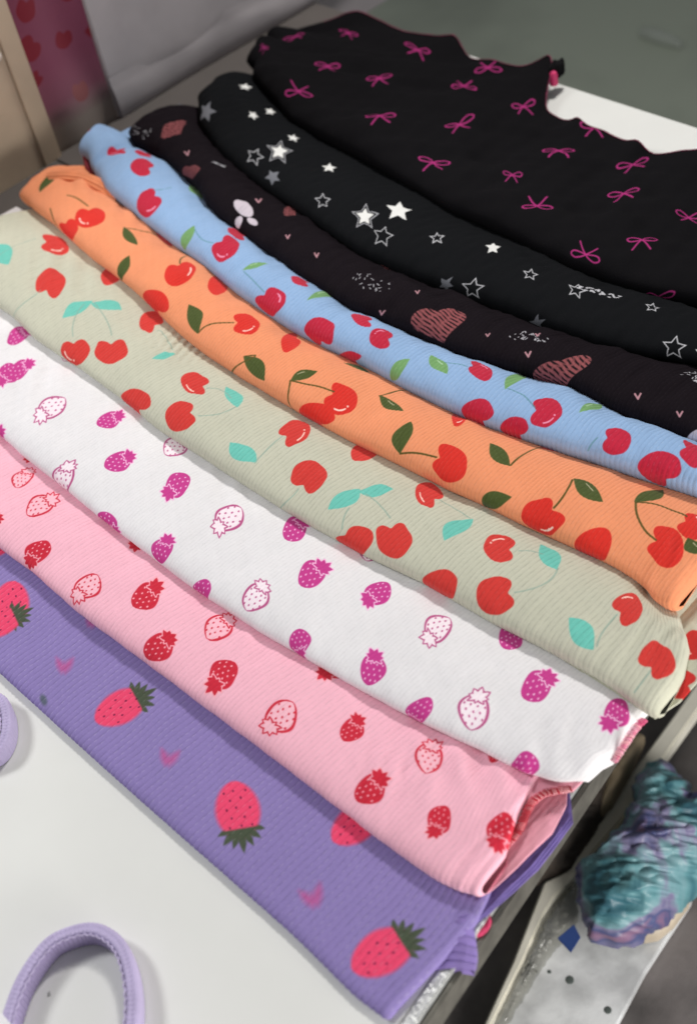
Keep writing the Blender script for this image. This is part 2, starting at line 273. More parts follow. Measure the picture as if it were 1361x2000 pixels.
        ('T',2.95,3.61,3.8,3.53,4.93,3.0), ('T',8.44,2.5,8.35,2.22,8.31,1.84), ('T',-26.42,3.38,-26.16,3.88,-26.03,4.44),],
    'hearts': [
        ('H',-3.06,2.39,-1.79,-1.37,-1.42,1.48), ('H',-9.59,6.97,0.14,-2.52,-2.07,0.8), ('H',3.96,1.62,-1.88,-1.55,-0.48,1.68), ('H',-18.0,5.19,1.4,-1.84,-1.59,0.63),
        ('H',-26.05,2.06,-1.36,-0.78,-0.65,0.47), ('H',-30.89,3.9,0.88,-2.29,-1.76,0.47), ('w',-19.98,2.81,-0.7,1.33,1.51,0.02), ('w',-18.64,2.44,-0.21,0.62,0.89,0.04),
        ('w',-19.61,1.94,-0.89,-0.31,-0.15,0.61), ('K',-9.78,3.35,-7.0,3.27,1.01), ('K',0.6,3.41,2.32,3.46,0.6), ('K',8.71,5.24,9.94,4.96,0.67),
        ('K',-34.59,2.26,-32.29,2.51,0.87), ('K',-25.17,3.66,-24.36,4.38,0.41), ('v',-6.5,1.88,-0.32,-0.11,-0.05,0.29), ('v',-0.45,2.85,-0.21,-0.08,-0.21,0.27),
        ('v',2.14,2.38,-0.25,-0.12,-0.24,0.32), ('v',8.2,2.48,-0.25,-0.17,-0.26,0.3), ('v',-12.89,3.0,-0.19,-0.19,-0.25,0.25), ('v',-15.5,2.93,-0.25,-0.18,-0.3,0.24),
        ('v',-19.94,3.99,-0.15,-0.39,-0.42,0.35), ('v',10.44,2.4,-0.25,-0.1,-0.16,0.27), ('v',-5.59,3.85,-0.13,-0.19,-0.25,0.26), ('v',-27.73,2.81,-0.3,-0.28,-0.45,0.18),
        ('v',1.71,3.75,-0.17,-0.17,-0.21,0.31), ('w',11.4,1.09,-1.24,-0.9,0.15,1.52),],
    'stars': [
        ('sd',-22.69,4.02,-0.84,-0.39,-0.89,0.84), ('ss',-31.81,6.27,-0.13,-0.53,-0.63,0.22), ('ss',-23.6,5.83,-0.3,-0.27,-0.44,0.38),
        ('so',-23.67,2.75,-0.73,-0.14,-0.28,0.54), ('ss',-19.09,5.25,-0.41,-0.26,-0.49,0.42), ('so',-16.49,2.78,-0.45,-0.3,-0.42,0.37),
        ('sg',-21.22,2.28,-0.34,-0.39,-0.63,0.26), ('sd',-13.13,3.53,-0.75,-0.42,-0.8,0.74), ('ss',-12.05,5.21,-0.64,-0.42,-0.78,0.76),
        ('so',-10.9,2.94,-0.68,-0.09,-0.44,0.68), ('so',-8.18,4.3,-0.34,-0.23,-0.44,0.45), ('ss',-5.1,5.1,-0.31,-0.25,-0.38,0.48),
        ('so',-3.9,1.92,-0.66,-0.15,-0.14,0.56), ('so',-1.79,4.08,-0.42,-0.08,-0.31,0.51), ('k',0.89,4.52,2.84,4.82,0.56), ('sg',-5.61,1.59,-0.41,0.09,0.27,0.5),
        ('sg',0.19,1.27,-0.51,-0.28,0.08,0.58), ('so',7.27,2.01,-0.54,-0.02,-0.21,0.64), ('so',4.75,4.63,-0.39,0.04,-0.24,0.52), ('ss',-27.53,5.13,-0.39,-0.2,-0.4,0.37),
        ('ss',-27.92,6.75,-0.29,-0.3,-0.45,0.32), ('sg',-30.84,2.57,-1.02,-0.42,-0.59,0.58), ('so',0.97,4.11,-0.49,-0.01,-0.3,0.63),
        ('so',-38.93,0.05,-0.49,-0.15,0.06,0.37), ('ss',8.63,1.94,-0.36,-0.0,-0.12,0.43), ('so',-4.09,10.05,-0.39,-0.14,-0.33,0.5),],
    'bows': [
        ('b',-32.97,11.44,-2.54,-0.03,-1.51,1.55), ('b',-26.99,13.84,-3.1,-0.22,-1.81,1.93), ('b',-27.22,3.23,1.83,1.2,1.8,-1.3),
        ('b',-20.07,4.74,-0.84,-1.73,-1.79,1.53), ('b',-20.22,12.24,2.36,0.0,1.52,-1.75), ('b',-21.01,15.45,1.51,1.4,1.83,-1.78), ('b',-13.93,3.66,-1.7,-1.02,-1.49,1.78),
        ('b',-15.63,13.44,-0.62,-2.0,-1.8,0.9), ('b',-9.71,10.82,-1.66,-1.48,-1.76,2.1), ('b',-5.84,4.18,1.22,1.31,1.38,-1.86), ('b',-3.46,8.88,-0.72,-1.97,-1.36,1.74),
        ('b',0.87,4.7,-1.16,-1.13,-1.16,1.87), ('b',-0.82,2.28,1.8,0.1,0.54,-1.62), ('b',3.7,1.05,-1.7,-0.74,0.28,1.85), ('b',-25.03,8.72,-0.79,-1.86,-1.97,1.27),
        ('b',-16.34,8.09,-0.23,-2.26,-1.92,1.22), ('b',-9.4,6.17,-1.27,-0.6,-0.99,1.34), ('b',-5.74,13.03,-0.52,-2.37,-1.51,1.96),
        ('b',-34.64,3.21,-1.9,-0.22,-1.23,1.05), ('b',-35.05,7.22,-1.18,-1.81,-1.5,1.37), ('b',0.71,9.25,-1.23,-0.9,-1.12,1.83), ('b',-28.97,6.91,-1.14,-1.56,-1.77,1.33),
        ('b',-10.24,15.0,-1.51,-1.23,-1.51,1.69),],
}

WP = {
    'strap1': [(8.6,-25.97,0.85),(8.15,-25.47,0.85),(7.58,-24.63,0.85),(7.21,-23.75,0.85),(7.05,-22.81,0.85),(7.25,-22.11,0.85),(7.76,-21.34,0.85),(8.4,-20.94,0.85),(9.35,-20.8,0.85),(10.35,-21.06,0.85),(11.39,-21.63,0.85),(12.19,-22.27,0.85),(13.06,-23.16,0.85),(13.73,-24.17,0.85)],
    'strap2': [(-5.7,-18.38,0.85),(-4.9,-17.79,0.85),(-4.04,-17.52,0.85),(-3.48,-17.49,0.85),(-2.6,-17.83,0.85),(-1.84,-18.39,0.85),(-1.44,-18.99,0.85),(-1.39,-19.5,0.85),(-1.76,-20.36,0.85)],
    'pink_seam': [(17.72,-9.69,1.0),(17.66,-8.99,1.05),(17.61,-8.26,1.0),(17.42,-7.64,1.0),(17.21,-6.91,1.0),(17.32,-6.38,1.05),(17.58,-5.94,1.0),(17.95,-5.49,1.0)],
    'white_seam': [(18.26,-1.66,1.75),(18.24,-2.21,1.75),(18.35,-2.98,1.7),(18.39,-3.53,1.55),(18.38,-3.71,1.4)],
    'plank': [(5.21,25.03,-33),(6.74,22.81,-33),(7.0,20.08,-33),(7.58,14.84,-33),(8.23,9.81,-33),(8.32,4.93,-33),(8.37,2.92,-33),(8.67,1.45,-33),(9.64,-1.68,-33),(10.81,-6.12,-33),(11.04,-7.53,-33),(10.38,-6.09,-33),(9.17,-2.1,-33),(7.21,3.32,-33),(7.94,4.98,-33),(7.13,9.62,-33),(6.54,13.71,-33),(5.95,19.12,-33)],
    'bag': [(8.8,4.79,-32.0),(9.67,3.7,-32.0),(10.75,2.85,-32.0),(12.04,1.91,-32.0),(13.35,2.62,-32.0),(14.29,3.88,-32.0),(14.72,5.86,-32.0),(14.95,8.73,-32.0),(15.28,11.98,-32.0),(12.8,15.62,-32.0),(11.54,13.57,-32.0),(9.66,14.49,-32.0),(7.91,14.66,-32.0),(7.28,13.93,-32.0),(7.84,11.7,-32.0),(9.04,9.03,-32.0),(9.06,6.89,-32.0)],
    'tag': [(10.72,0.44,-31.5),(10.91,1.78,-31.5),(11.72,1.4,-31.5),(11.89,0.26,-31.5)],
    'brown': [(6.86,2.88,-32.8),(7.66,4.98,-32.8),(7.6,7.42,-32.8),(7.05,10.16,-32.8),(6.58,12.81,-32.8),(6.03,15.23,-32.8),(5.26,15.12,-32.8),(5.05,12.31,-32.8),(5.67,8.24,-32.8),(5.57,5.21,-32.8)],
    'tan': [(6.41,9.75,-32),(5.64,12.67,-32),(5.34,15.58,-32),(5.98,15.57,-32),(6.78,13.1,-32),(7.41,10.09,-32),(7.24,8.96,-32)],
    'beige': [(8.66,6.07,-33),(8.3,11.36,-33),(9.2,9.9,-33),(9.59,8.3,-33),(9.27,6.6,-33)],
    'slab': [(7.87,4.8,-34.2),(8.47,1.59,-34.2),(9.43,-2.03,-34.2),(10.52,-6.16,-34.2),(11.26,-7.93,-34.2),(16.49,-3.2,-34.2),(15.9,-0.5,-34.2),(15.21,3.08,-34.2),(14.85,6.26,-34.2),(14.6,8.75,-34.2),(13.64,10.71,-34.2)],
    'clear': [(8.5,4.93,-33.6),(10.1,3.08,-33.6),(10.26,1.07,-33.6),(10.43,-0.63,-33.6),(10.79,-3.1,-33.6),(11.1,-5.12,-33.6),(10.73,-5.87,-33.6),(10.09,-3.94,-33.6),(9.55,-1.63,-33.6),(8.8,1.5,-33.6),(8.41,2.99,-33.6)],
    'bone': [(14.08,4.43,-33.4),(14.68,5.17,-33.4),(14.89,6.45,-33.4),(14.8,8.17,-33.4),(14.31,9.12,-33.4),(14.16,8.53,-33.4),(14.24,6.56,-33.4),(13.74,5.67,-33.4)],
    'dots': [(12.11,-0.27,-34.2),(14.97,-0.22,-34.2),(10.85,-0.69,-34.2),(10.24,-1.19,-34.2)],
    'ruffle': [(18.39,-14.02,0.0),(19.45,-12.88,-0.3),(18.37,-11.47,0.1),(17.82,-12.21,0.3)],
    'bowtip': [(-18.03,36.93,1.6),(-16.01,34.99,1.5)],
    'streak': [(-102.28,160.24,-75),(-93.0,159.85,-75)],
    'sage_ch': [(17.46,2.6,1.5),(18.3,0.64,1.5),(16.79,4.43,1.5)],
    'waist': [(-35.53,6.2,1.6),(-35.36,6.9,2.3),(-34.34,7.71,2.5),(-32.68,8.59,2.5),(-30.98,8.91,2.3),(-29.38,9.01,1.9)],
    'bind': [(-33.32,9.75,1.9),(-34.92,10.54,2.2),(-35.49,11.19,2.7),(-35.97,12.08,3.1)],
    'bind2': [(-35.67,12.83,2.8),(-35.54,13.51,2.9),(-35.62,14.32,2.8),(-35.53,14.8,2.5)],
    'screw': (-40.0,10.1,8.5),
}
# ---------------------------------------------------------------- printed fabric: drawn in fabric coordinates (cm)
PP = 40


class Print:
    def __init__(s, u0, u1, v0, v1, base):
        s.u0, s.v0 = u0, v0
        s.w, s.h = int((u1 - u0) * PP), int((v1 - v0) * PP)
        s.u1, s.v1 = u0 + s.w / PP, v0 + s.h / PP
        s.a = np.ones((s.h, s.w, 3)) * (np.array(base) / 255.)

    def win(s, u, v, r):
        a, b = max(int((u - r - s.u0) * PP), 0), min(int((u + r - s.u0) * PP) + 1, s.w)
        c, d = max(int((v - r - s.v0) * PP), 0), min(int((v + r - s.v0) * PP) + 1, s.h)
        if a >= b or c >= d: return None
        U, V = np.meshgrid(s.u0 + (np.arange(a, b) + .5) / PP, s.v0 + (np.arange(c, d) + .5) / PP)
        return (slice(c, d), slice(a, b)), U, V

    def put(s, sl, sd, col, soft=.03, op=1.):
        """paint where the signed distance sd (cm) is negative"""
        al = np.clip(.5 - sd / soft, 0, 1)[..., None] * op
        s.a[sl] = s.a[sl] * (1 - al) + np.array(col) / 255. * al

    def image(s, name):
        im = bpy.data.images.new(name, s.w, s.h)
        px = np.ones((s.h, s.w, 4), np.float32); px[..., :3] = np.clip(s.a, 0, 1)
        im.pixels.foreach_set(px.ravel()); im.update(); im.pack()
        return im


def seg(X, Y, a, b):
    ax, ay = a; bx, by = b
    dx, dy = bx - ax, by - ay
    t = np.clip(((X - ax) * dx + (Y - ay) * dy) / max(dx * dx + dy * dy, 1e-9), 0, 1)
    return np.hypot(X - ax - t * dx, Y - ay - t * dy), t


def poly(X, Y, pts):
    d = np.full(X.shape, 9.)
    for a, b in zip(pts[:-1], pts[1:]): d = np.minimum(d, seg(X, Y, a, b)[0])
    return d


def bez(pts, n=12):
    p = [np.array(q, float) for q in pts]
    if len(p) == 2: return [tuple(p[0]), tuple(p[1])]
    c = 2 * p[1] - .5 * (p[0] + p[2])
    return [tuple((1 - t) ** 2 * p[0] + 2 * t * (1 - t) * c + t * t * p[2]) for t in np.linspace(0, 1, n)]


def motif(pr, m, reach=.75):
    """window and local coordinates of a motif: m = kind, centre, x axis, y axis (cm of fabric)"""
    cu, cv, xu, xv, yu, yv = m[1:7]
    det = xu * yv - xv * yu
    if abs(det) < 1e-4: return None
    lx, ly = math.hypot(xu, xv), math.hypot(yu, yv)
    w = pr.win(cu, cv, reach * (lx + ly) * .75)
    if not w: return None
    sl, U, V = w; dx, dy = U - cu, V - cv
    return sl, (dx * yv - dy * yu) / det, (dy * xu - dx * xv) / det, min(math.sqrt(abs(det)), lx, ly)


def spikes(x, y, cx, cy, angs, lens, w):
    d = np.full(x.shape, 9.)
    for a, l in zip(angs, lens):
        ca, sa = math.cos(a), math.sin(a)
        q = (x - cx) * ca + (y - cy) * sa; p = np.abs(-(x - cx) * sa + (y - cy) * ca)
        t = np.clip(q / l, 0, 1)
        e = p - w * (np.sin(math.pi * (.22 + .78 * t)) ** .8)
        d = np.minimum(d, np.maximum(e, np.maximum(-q - .02, q - l)))
    return d


def berry(pr, m, rng, fill, ink, seed_c, base, outline):
    w = motif(pr, m)
    if not w: return
    sl, x, y, L = w
    x = x + .03 * np.sin(y * 7 + rng.uniform(0, 6))
    t = np.clip((y + .5) / .80, 0, 1)
    hw = .34 * np.sqrt(np.sin(math.pi * t ** 1.12) + 1e-6) ** .95
    body = np.where((y < -.5) | (y > .30), np.maximum(np.abs(y + .10) - .40, 0) + .75 * np.maximum(np.abs(x) - .04, 0) + .004, (np.abs(x) - hw) * .75)
    angs = [math.pi / 2 + a for a in (-1.35, -.7, 0, .7, 1.35)]
    cal = spikes(x, y, 0, .21, angs, [l * rng.uniform(.85, 1.12) for l in (.25, .27, .28, .27, .25)], .075)
    cal = np.minimum(cal, spikes(x, y, 0, .24, [-math.pi / 2 - .95, -math.pi / 2 + .9, -math.pi / 2 + .05], [.22, .23, .15], .05))
    if outline:
        pr.put(sl, body * L, fill)
        pr.put(sl, (np.abs(body + .014) - .023) * L, ink)
    else:
        pr.put(sl, body * L, ink)
    for r in range(5):
        for k in range(-2, 3):
            sx = (k + (.5 if r % 2 else 0)) * .15 + rng.uniform(-.015, .015); sy = -.37 + r * .135 + rng.uniform(-.015, .015)
            if sy > .05 and abs(sx) < .2 or sy > .16: continue
            tt = (sy + .5) / .80
            if abs(sx) > .34 * math.sin(math.pi * tt ** 1.12) ** .48 - .06: continue
            sd = np.hypot((x - sx) * 1.5, y - sy) - .03
            pr.put(sl, sd * L, ink if outline else seed_c)
    pr.put(sl, np.maximum(cal - .032, -9) * L, fill if outline else seed_c, op=1. if not outline else .9) if not outline else None
    if outline:
        pr.put(sl, cal * L, fill); pr.put(sl, (np.abs(cal) - .018) * L, ink)
    else:
        pr.put(sl, np.maximum(cal - .03, body - .01) * L, seed_c)
        pr.put(sl, cal * L, ink)


def big_berry(pr, m, rng):
    w = motif(pr, m, .85)
    if not w: return
    sl, x, y, L = w
    cal = spikes(x, y, 0, .12, [math.pi / 2 + a for a in (-1.25, -.85, -.42, .02, .45, .85, 1.25)], [.34, .33, .33, .38, .33, .36, .34], .055)
    pr.put(sl, cal * L, (74, 84, 66), .08)
    t = np.clip((y + .5) / .82, 0, 1)
    hw = .315 * np.sqrt(np.sin(math.pi * t ** 1.05) + 1e-6) ** .95
    body = np.where((y < -.5) | (y > .32), np.maximum(np.abs(y + .09) - .41, 0) + .75 * np.maximum(np.abs(x) - .04, 0) + .004, (np.abs(x) - hw) * .75)
    pr.put(sl, body * L, (236, 74, 112), .14)
    pr.put(sl, np.maximum(cal, -(y - .18)) * L, (74, 84, 66), .08)
    for r in range(5):
        for k in range(-2, 3):
            sx = (k + (.5 if r % 2 else 0)) * .165 + rng.uniform(-.02, .02); sy = -.36 + r * .13 + rng.uniform(-.02, .02)
            tt = (sy + .5) / .78
            if abs(sx) > .315 * math.sqrt(math.sin(math.pi * tt ** 1.05)) - .06: continue
            pr.put(sl, (np.hypot((x - sx) * 1.4, y - sy) - .017) * L, (92, 22, 58), .04)


def cherry(pr, m, rng, red, hi_c):
    w = motif(pr, m)
    if not w: return
    sl, y, x, wd = w; hi = m[7]
    ph = np.arctan2(y, x + .04); r = np.hypot(x + .04, y)
    R = .5 * (1 - .40 * np.exp(-(ph / .36) ** 2) + .09 * np.exp(-((np.abs(ph) - .72) / .3) ** 2))
    R = R * (1 + .05 * np.sin(2 * ph + rng.uniform(0, 6)) + .02 * np.sin(5 * ph + rng.uniform(0, 6)))
    pr.put(sl, (r - R) * wd * .9, red)
    if hi:
        s = rng.choice([-1, 1])
        a0, a1 = (1.5, 2.5) if s > 0 else (-2.5, -1.5)
        pts = [(.36 * math.cos(a), .36 * math.sin(a)) for a in np.linspace(a0, a1, 8)]
        pr.put(sl, (poly(x, y, pts) - .026) * wd, hi_c)
        a = a1 + .3 * s
        pr.put(sl, (np.hypot(x - .35 * math.cos(a), y - .35 * math.sin(a)) - .035) * wd, hi_c)


def leaf(pr, m, rng, col, vein, hi_c=None):
    u0, v0, u1, v1, wd = m[1:]
    L = math.hypot(u1 - u0, v1 - v0); w = pr.win((u0 + u1) / 2, (v0 + v1) / 2, L * .6 + wd)
    if not w: return
    sl, U, V = w
    ax = ((u1 - u0) / L, (v1 - v0) / L)
    q = ((U - u0) * ax[0] + (V - v0) * ax[1]) / L; p = -(U - u0) * ax[1] + (V - v0) * ax[0]
    p = p + .12 * wd * np.sin(q * 4 + rng.uniform(0, 6))
    h = wd / 2 * np.sin(math.pi * np.clip(q, 0, 1)) ** .95
    sd = np.where((q < 0) | (q > 1), .2, (np.abs(p) - h) * .85)
    pr.put(sl, sd, col)
    if hi_c:
        pr.put(sl, np.maximum(np.abs(p - .22 * wd) - .025, np.abs(q - .45) - .14), hi_c, op=.9)
    elif vein:
        pr.put(sl, np.maximum(np.abs(p) - .012, np.abs(q - .5) - .4), vein, op=.6)


def stem(pr, m, col, wd, op=1.):
    p = [(m[k], m[k + 1]) for k in range(1, len(m), 2)]
    c = np.mean(p, 0); r = max(math.hypot(a - c[0], b - c[1]) for a, b in p) + .4
    w = pr.win(c[0], c[1], r)
    if not w: return
    sl, U, V = w
    pr.put(sl, poly(U, V, bez(p)) - wd, col, op=op)


def star_sd(x, y, R, rr=.47):
    ph = np.arctan2(x, y) % (2 * math.pi / 5); ph = np.abs(ph - math.pi / 5)
    r = np.hypot(x, y)
    # edge between an outer point (at pi/5 from the valley axis) and an inner one
    px, py = r * np.cos(math.pi / 5 - ph), r * np.sin(math.pi / 5 - ph)
    ox, oy = R, 0.; ix, iy = R * rr * math.cos(math.pi / 5), R * rr * math.sin(math.pi / 5)
    nx, ny = iy - oy, -(ix - ox); n = math.hypot(nx, ny)
    return ((px - ox) * nx + (py - oy) * ny) / n


def star(pr, m, rng, white, grey):
    kind = m[0]; w = motif(pr, m, 1.5)
    if not w: return
    sl, x, y, R = w; x = x * R; y = y * R
    sd = star_sd(x, y, R * 1.1)
    if kind == 'ss': pr.put(sl, sd, white)
    elif kind == 'sg': pr.put(sl, sd, grey)
    elif kind == 'so': pr.put(sl, np.abs(sd + .03) - .028, (205, 205, 208))
    else:
        pr.put(sl, np.abs(sd + .03) - .03, (180, 180, 184)); pr.put(sl, star_sd(x, y, R * .72), white)


def heart_sd(x, y):
    x = np.abs(x); y = y + .5
    a = np.hypot(x - .25, y - .75) - math.sqrt(2) / 4
    t = .5 * np.maximum(x + y, 0)
    b = np.sqrt(np.minimum(x ** 2 + (y - 1) ** 2, (x - t) ** 2 + (y - t) ** 2)) * np.sign(x - y)
    return np.where(x + y > 1, a, b)


def heart(pr, m, rng, col, base, hatch):
    w = motif(pr, m)
    if not w: return
    sl, x, y, wd = w
    sd = heart_sd(x, y)
    if hatch:
        a = x * .86 - y * .5; b = x * .5 + y * .86
        st = np.sin(a * 66 + .9 * np.sin(b * 9 + a * 5)) - .40
        st = np.minimum(st, .55 - .95 * np.sin(b * 19 + 6 * np.sin(a * 13)))
        sd = np.maximum(sd, st * .02)
    pr.put(sl, sd * wd, col, .04)


def bow(pr, m, rng, col):
    w = motif(pr, m)
    if not w: return
    sl, x, y, wd = w
    d = np.full(x.shape, 9.)
    for s in (-1, 1):
        k = rng.uniform(.85, 1.1)
        loop = [(0, 0), (s * .14, .13), (s * .33 * k, .21), (s * .48 * k, .14), (s * .45 * k, .02), (s * .28, -.03), (0, 0)]
        lp = []
        for i in range(0, 6, 2): lp += bez(loop[i:i + 3], 7)
        d = np.minimum(d, poly(x, y, lp))
        d = np.minimum(d, poly(x, y, bez([(0, 0), (s * .13, -.14), (s * .30 * k, -.40 * rng.uniform(.8, 1.1))], 8)))
    pr.put(sl, (d - .028) * wd, col, .05)


def draw(pr, name, M, base, rng):
    for m in M:
        k = m[0]
        if k in 'SO' and len(k) == 1:
            if name == 'pink': berry(pr, m, rng, (250, 190, 203), (206, 42, 62), (250, 176, 188), base, k == 'O')
            else: berry(pr, m, rng, (250, 236, 242), (201, 62, 142) if k == 'S' else (186, 84, 134), (246, 196, 226), base, k == 'O')
        elif k == 'B': big_berry(pr, m, rng)
        elif k in 'fg' and len(k) == 1:
            w = motif(pr, m, 1.2)
            if w:
                sl, x, y, L = w; x = x * L; y = y * L
                if k == 'f':
                    sd = np.minimum(spikes(x, y, 0, -.35, [math.pi / 2 + .55, math.pi / 2 - .55, math.pi / 2], [.8, .75, .45], .17), 9)
                    pr.put(sl, sd, (200, 78, 138), .26, .65)
                else: pr.put(sl, np.hypot(x * 1.8, y) - .25, (74, 90, 90), .2, .7)
        elif k == 'C':
            col = {'sage': (212, 60, 54), 'orange': (220, 50, 40), 'blue': (194, 38, 64)}[name]
            cherry(pr, m, rng, col, {'blue': (240, 150, 180)}.get(name, (255, 214, 200)))
        elif k == 'L':
            if name == 'sage': leaf(pr, m, rng, (112, 198, 182), None)
            elif name == 'orange': leaf(pr, m, rng, (76, 88, 42), (58, 66, 30), (210, 200, 170) if rng.random() < .4 else None)
            else: leaf(pr, m, rng, (118, 164, 104), None, (190, 222, 190) if rng.random() < .5 else None)
        elif k == 'T':
            if name == 'sage': stem(pr, m, (146, 172, 158), .035, .75)
            elif name == 'orange': stem(pr, m, (92, 82, 36), .045)
            else: stem(pr, m, (92, 142, 150), .035, .7)
        elif k in ('ss', 'so', 'sg', 'sd'): star(pr, m, rng, (232, 232, 228), (120, 122, 128))
        elif k == 'H': heart(pr, m, rng, (152, 86, 88), base, True)
        elif k == 'W': heart(pr, m, rng, (206, 196, 204), base, False)
        elif k == 'w':
            w = motif(pr, m)
            if w:
                sl, p, q, wd = w; p = p * wd; q = q * wd
                pr.put(sl, np.hypot(q * .7, p * 1.3) - wd * .42, (206, 196, 204))
        elif k == 'v':
            w = motif(pr, m, 1.2)
            if w:
                sl, x, y, wd = w
                pr.put(sl, (poly(x, y, [(-.45, .5), (0, -.3), (.4, .45)]) - .16) * wd, (190, 142, 150))
        elif k in 'Kk':
            u0, v0, u1, v1, wd = m[1:]
            w = pr.win((u0 + u1) / 2, (v0 + v1) / 2, 1.6)
            if w:
                sl, U, V = w
                for _ in range(26):
                    t = rng.random(); o = (rng.random() - .5) * wd
                    a = (u0 + (u1 - u0) * t + o * .4, v0 + (v1 - v0) * t + o)
                    b = (a[0] + rng.uniform(-.16, .16), a[1] + rng.uniform(-.14, .14))
                    pr.put(sl, seg(U, V, a, b)[0] - (.028 if k == 'K' else .06), (196, 196, 200))
        elif k == 'b': bow(pr, m, rng, (178, 54, 122))


# ---------------------------------------------------------------- materials
def mat(name, col, rough=.8, sheen=0., metal=0., noise=0., nscale=60, bump=0., bscale=300, spec=.5, col2=None, coat=0., trans=0., alpha=1.):
    m = bpy.data.materials.new(name); m.use_nodes = True
    nt = m.node_tree; b = nt.nodes['Principled BSDF']
    lin = lambda c: tuple((v / 255 / 12.92 if v / 255 <= .04045 else ((v / 255 + .055) / 1.055) ** 2.4) for v in c) + (1,)
    b.inputs['Base Color'].default_value = lin(col); b.inputs['Roughness'].default_value = rough
    b.inputs['Metallic'].default_value = metal; b.inputs['Sheen Weight'].default_value = sheen
    b.inputs['Specular IOR Level'].default_value = spec; b.inputs['Coat Weight'].default_value = coat
    b.inputs['Transmission Weight'].default_value = trans; b.inputs['Alpha'].default_value = alpha
    tc = nt.nodes.new('ShaderNodeTexCoord')
    if noise or col2:
        n = nt.nodes.new('ShaderNodeTexNoise'); n.inputs['Scale'].default_value = nscale; n.inputs['Detail'].default_value = 5
        nt.links.new(tc.outputs['Object'], n.inputs['Vector'])
        r = nt.nodes.new('ShaderNodeValToRGB'); r.color_ramp.elements[0].position = .35; r.color_ramp.elements[1].position = .65
        c2 = col2 or tuple(v * (1 - noise) for v in col)
        r.color_ramp.elements[0].color = lin(c2); r.color_ramp.elements[1].color = lin(col)
        nt.links.new(n.outputs['Fac'], r.inputs['Fac']); nt.links.new(r.outputs['Color'], b.inputs['Base Color'])
    if bump:
        n2 = nt.nodes.new('ShaderNodeTexNoise'); n2.inputs['Scale'].default_value = bscale; n2.inputs['Detail'].default_value = 4
        nt.links.new(tc.outputs['Object'], n2.inputs['Vector'])
        bp = nt.nodes.new('ShaderNodeBump'); bp.inputs['Strength'].default_value = bump; bp.inputs['Distance'].default_value = .002
        nt.links.new(n2.outputs['Fac'], bp.inputs['Height']); nt.links.new(bp.outputs['Normal'], b.inputs['Normal'])
    return m


def cloth_mat(name, img, sheen, pitch):
    m = mat(name, (128, 128, 128), .92, sheen, spec=.15 if sheen > .05 else .04)
    nt = m.node_tree; b = nt.nodes['Principled BSDF']
    uv = nt.nodes.new('ShaderNodeUVMap'); uv.uv_map = 'fabric'
    t = nt.nodes.new('ShaderNodeTexImage'); t.image = img; t.extension = 'EXTEND'; t.interpolation = 'Cubic'
    nt.links.new(uv.outputs[0], t.inputs[0])
    tc = nt.nodes.new('ShaderNodeTexCoord')
    n = nt.nodes.new('ShaderNodeTexNoise'); n.inputs['Scale'].default_value = 900; n.inputs['Detail'].default_value = 3
    n3 = nt.nodes.new('ShaderNodeTexNoise'); n3.inputs['Scale'].default_value = 45; n3.inputs['Detail'].default_value = 4
    nt.links.new(tc.outputs['Object'], n.inputs['Vector']); nt.links.new(tc.outputs['Object'], n3.inputs['Vector'])
    ad = nt.nodes.new('ShaderNodeMath'); ad.operation = 'ADD'
    nt.links.new(n.outputs['Fac'], ad.inputs[0]); nt.links.new(n3.outputs['Fac'], ad.inputs[1])
    mr = nt.nodes.new('ShaderNodeMapRange'); mr.inputs[1].default_value = .6; mr.inputs[2].default_value = 1.4
    mr.inputs[3].default_value = .94; mr.inputs[4].default_value = 1.04
    nt.links.new(ad.outputs[0], mr.inputs[0])
    mul = nt.nodes.new('ShaderNodeVectorMath'); mul.operation = 'SCALE'
    nt.links.new(t.outputs['Color'], mul.inputs[0]); nt.links.new(mr.outputs[0], mul.inputs['Scale'])
    nt.links.new(mul.outputs[0], b.inputs['Base Color'])
    bp = nt.nodes.new('ShaderNodeBump'); bp.inputs['Strength'].default_value = .35; bp.inputs['Distance'].default_value = .0004
    nt.links.new(n.outputs['Fac'], bp.inputs['Height']); nt.links.new(bp.outputs['Normal'], b.inputs['Normal'])
    return m


# ---------------------------------------------------------------- object helpers (input in centimetres)
def link(name, me, m=None, parent=None):
    o = bpy.data.objects.new(name, me); sc.collection.objects.link(o)
    if m: me.materials.append(m)
    if parent: o.parent = parent
    return o


def tag(o, label, cat, group=None):
    o['label'] = label; o['category'] = cat
    if group: o['group'] = group
    return o


def thing(name, label, cat, loc=(0, 0, 0), group=None):
    o = bpy.data.objects.new(name, None); sc.collection.objects.link(o); o.empty_display_size = .02
    return tag(o, label, cat, group)


def structure(o): o['kind'] = 'structure'; return o


def grid_mesh(name, P, U=None, V=None, box=None, smooth=True, closed=False):
    nu, nv = P.shape[:2]
    me = bpy.data.meshes.new(name)
    idx = np.arange(nu * nv).reshape(nu, nv)
    if closed: idx = np.concatenate([idx, idx[:, :1]], 1)
    q = np.stack([idx[:-1, :-1], idx[1:, :-1], idx[1:, 1:], idx[:-1, 1:]], -1).reshape(-1, 4)
    me.vertices.add(nu * nv); me.vertices.foreach_set('co', (P.reshape(-1, 3) * .01).astype(np.float32).ravel())
    me.loops.add(q.size); me.loops.foreach_set('vertex_index', q.ravel().astype(np.int32))
    me.polygons.add(len(q)); me.polygons.foreach_set('loop_start', np.arange(0, q.size, 4, dtype=np.int32))
    if U is not None:
        uv = me.uv_layers.new(name='fabric')
        u = ((U - box[0]) / (box[1] - box[0])).ravel()[q.ravel()]; v = ((V - box[2]) / (box[3] - box[2])).ravel()[q.ravel()]
        uv.data.foreach_set('uv', np.stack([u, v], -1).astype(np.float32).ravel())
    me.polygons.foreach_set('use_smooth', np.full(len(q), smooth))
    me.update(calc_edges=True); me.validate()
    return me


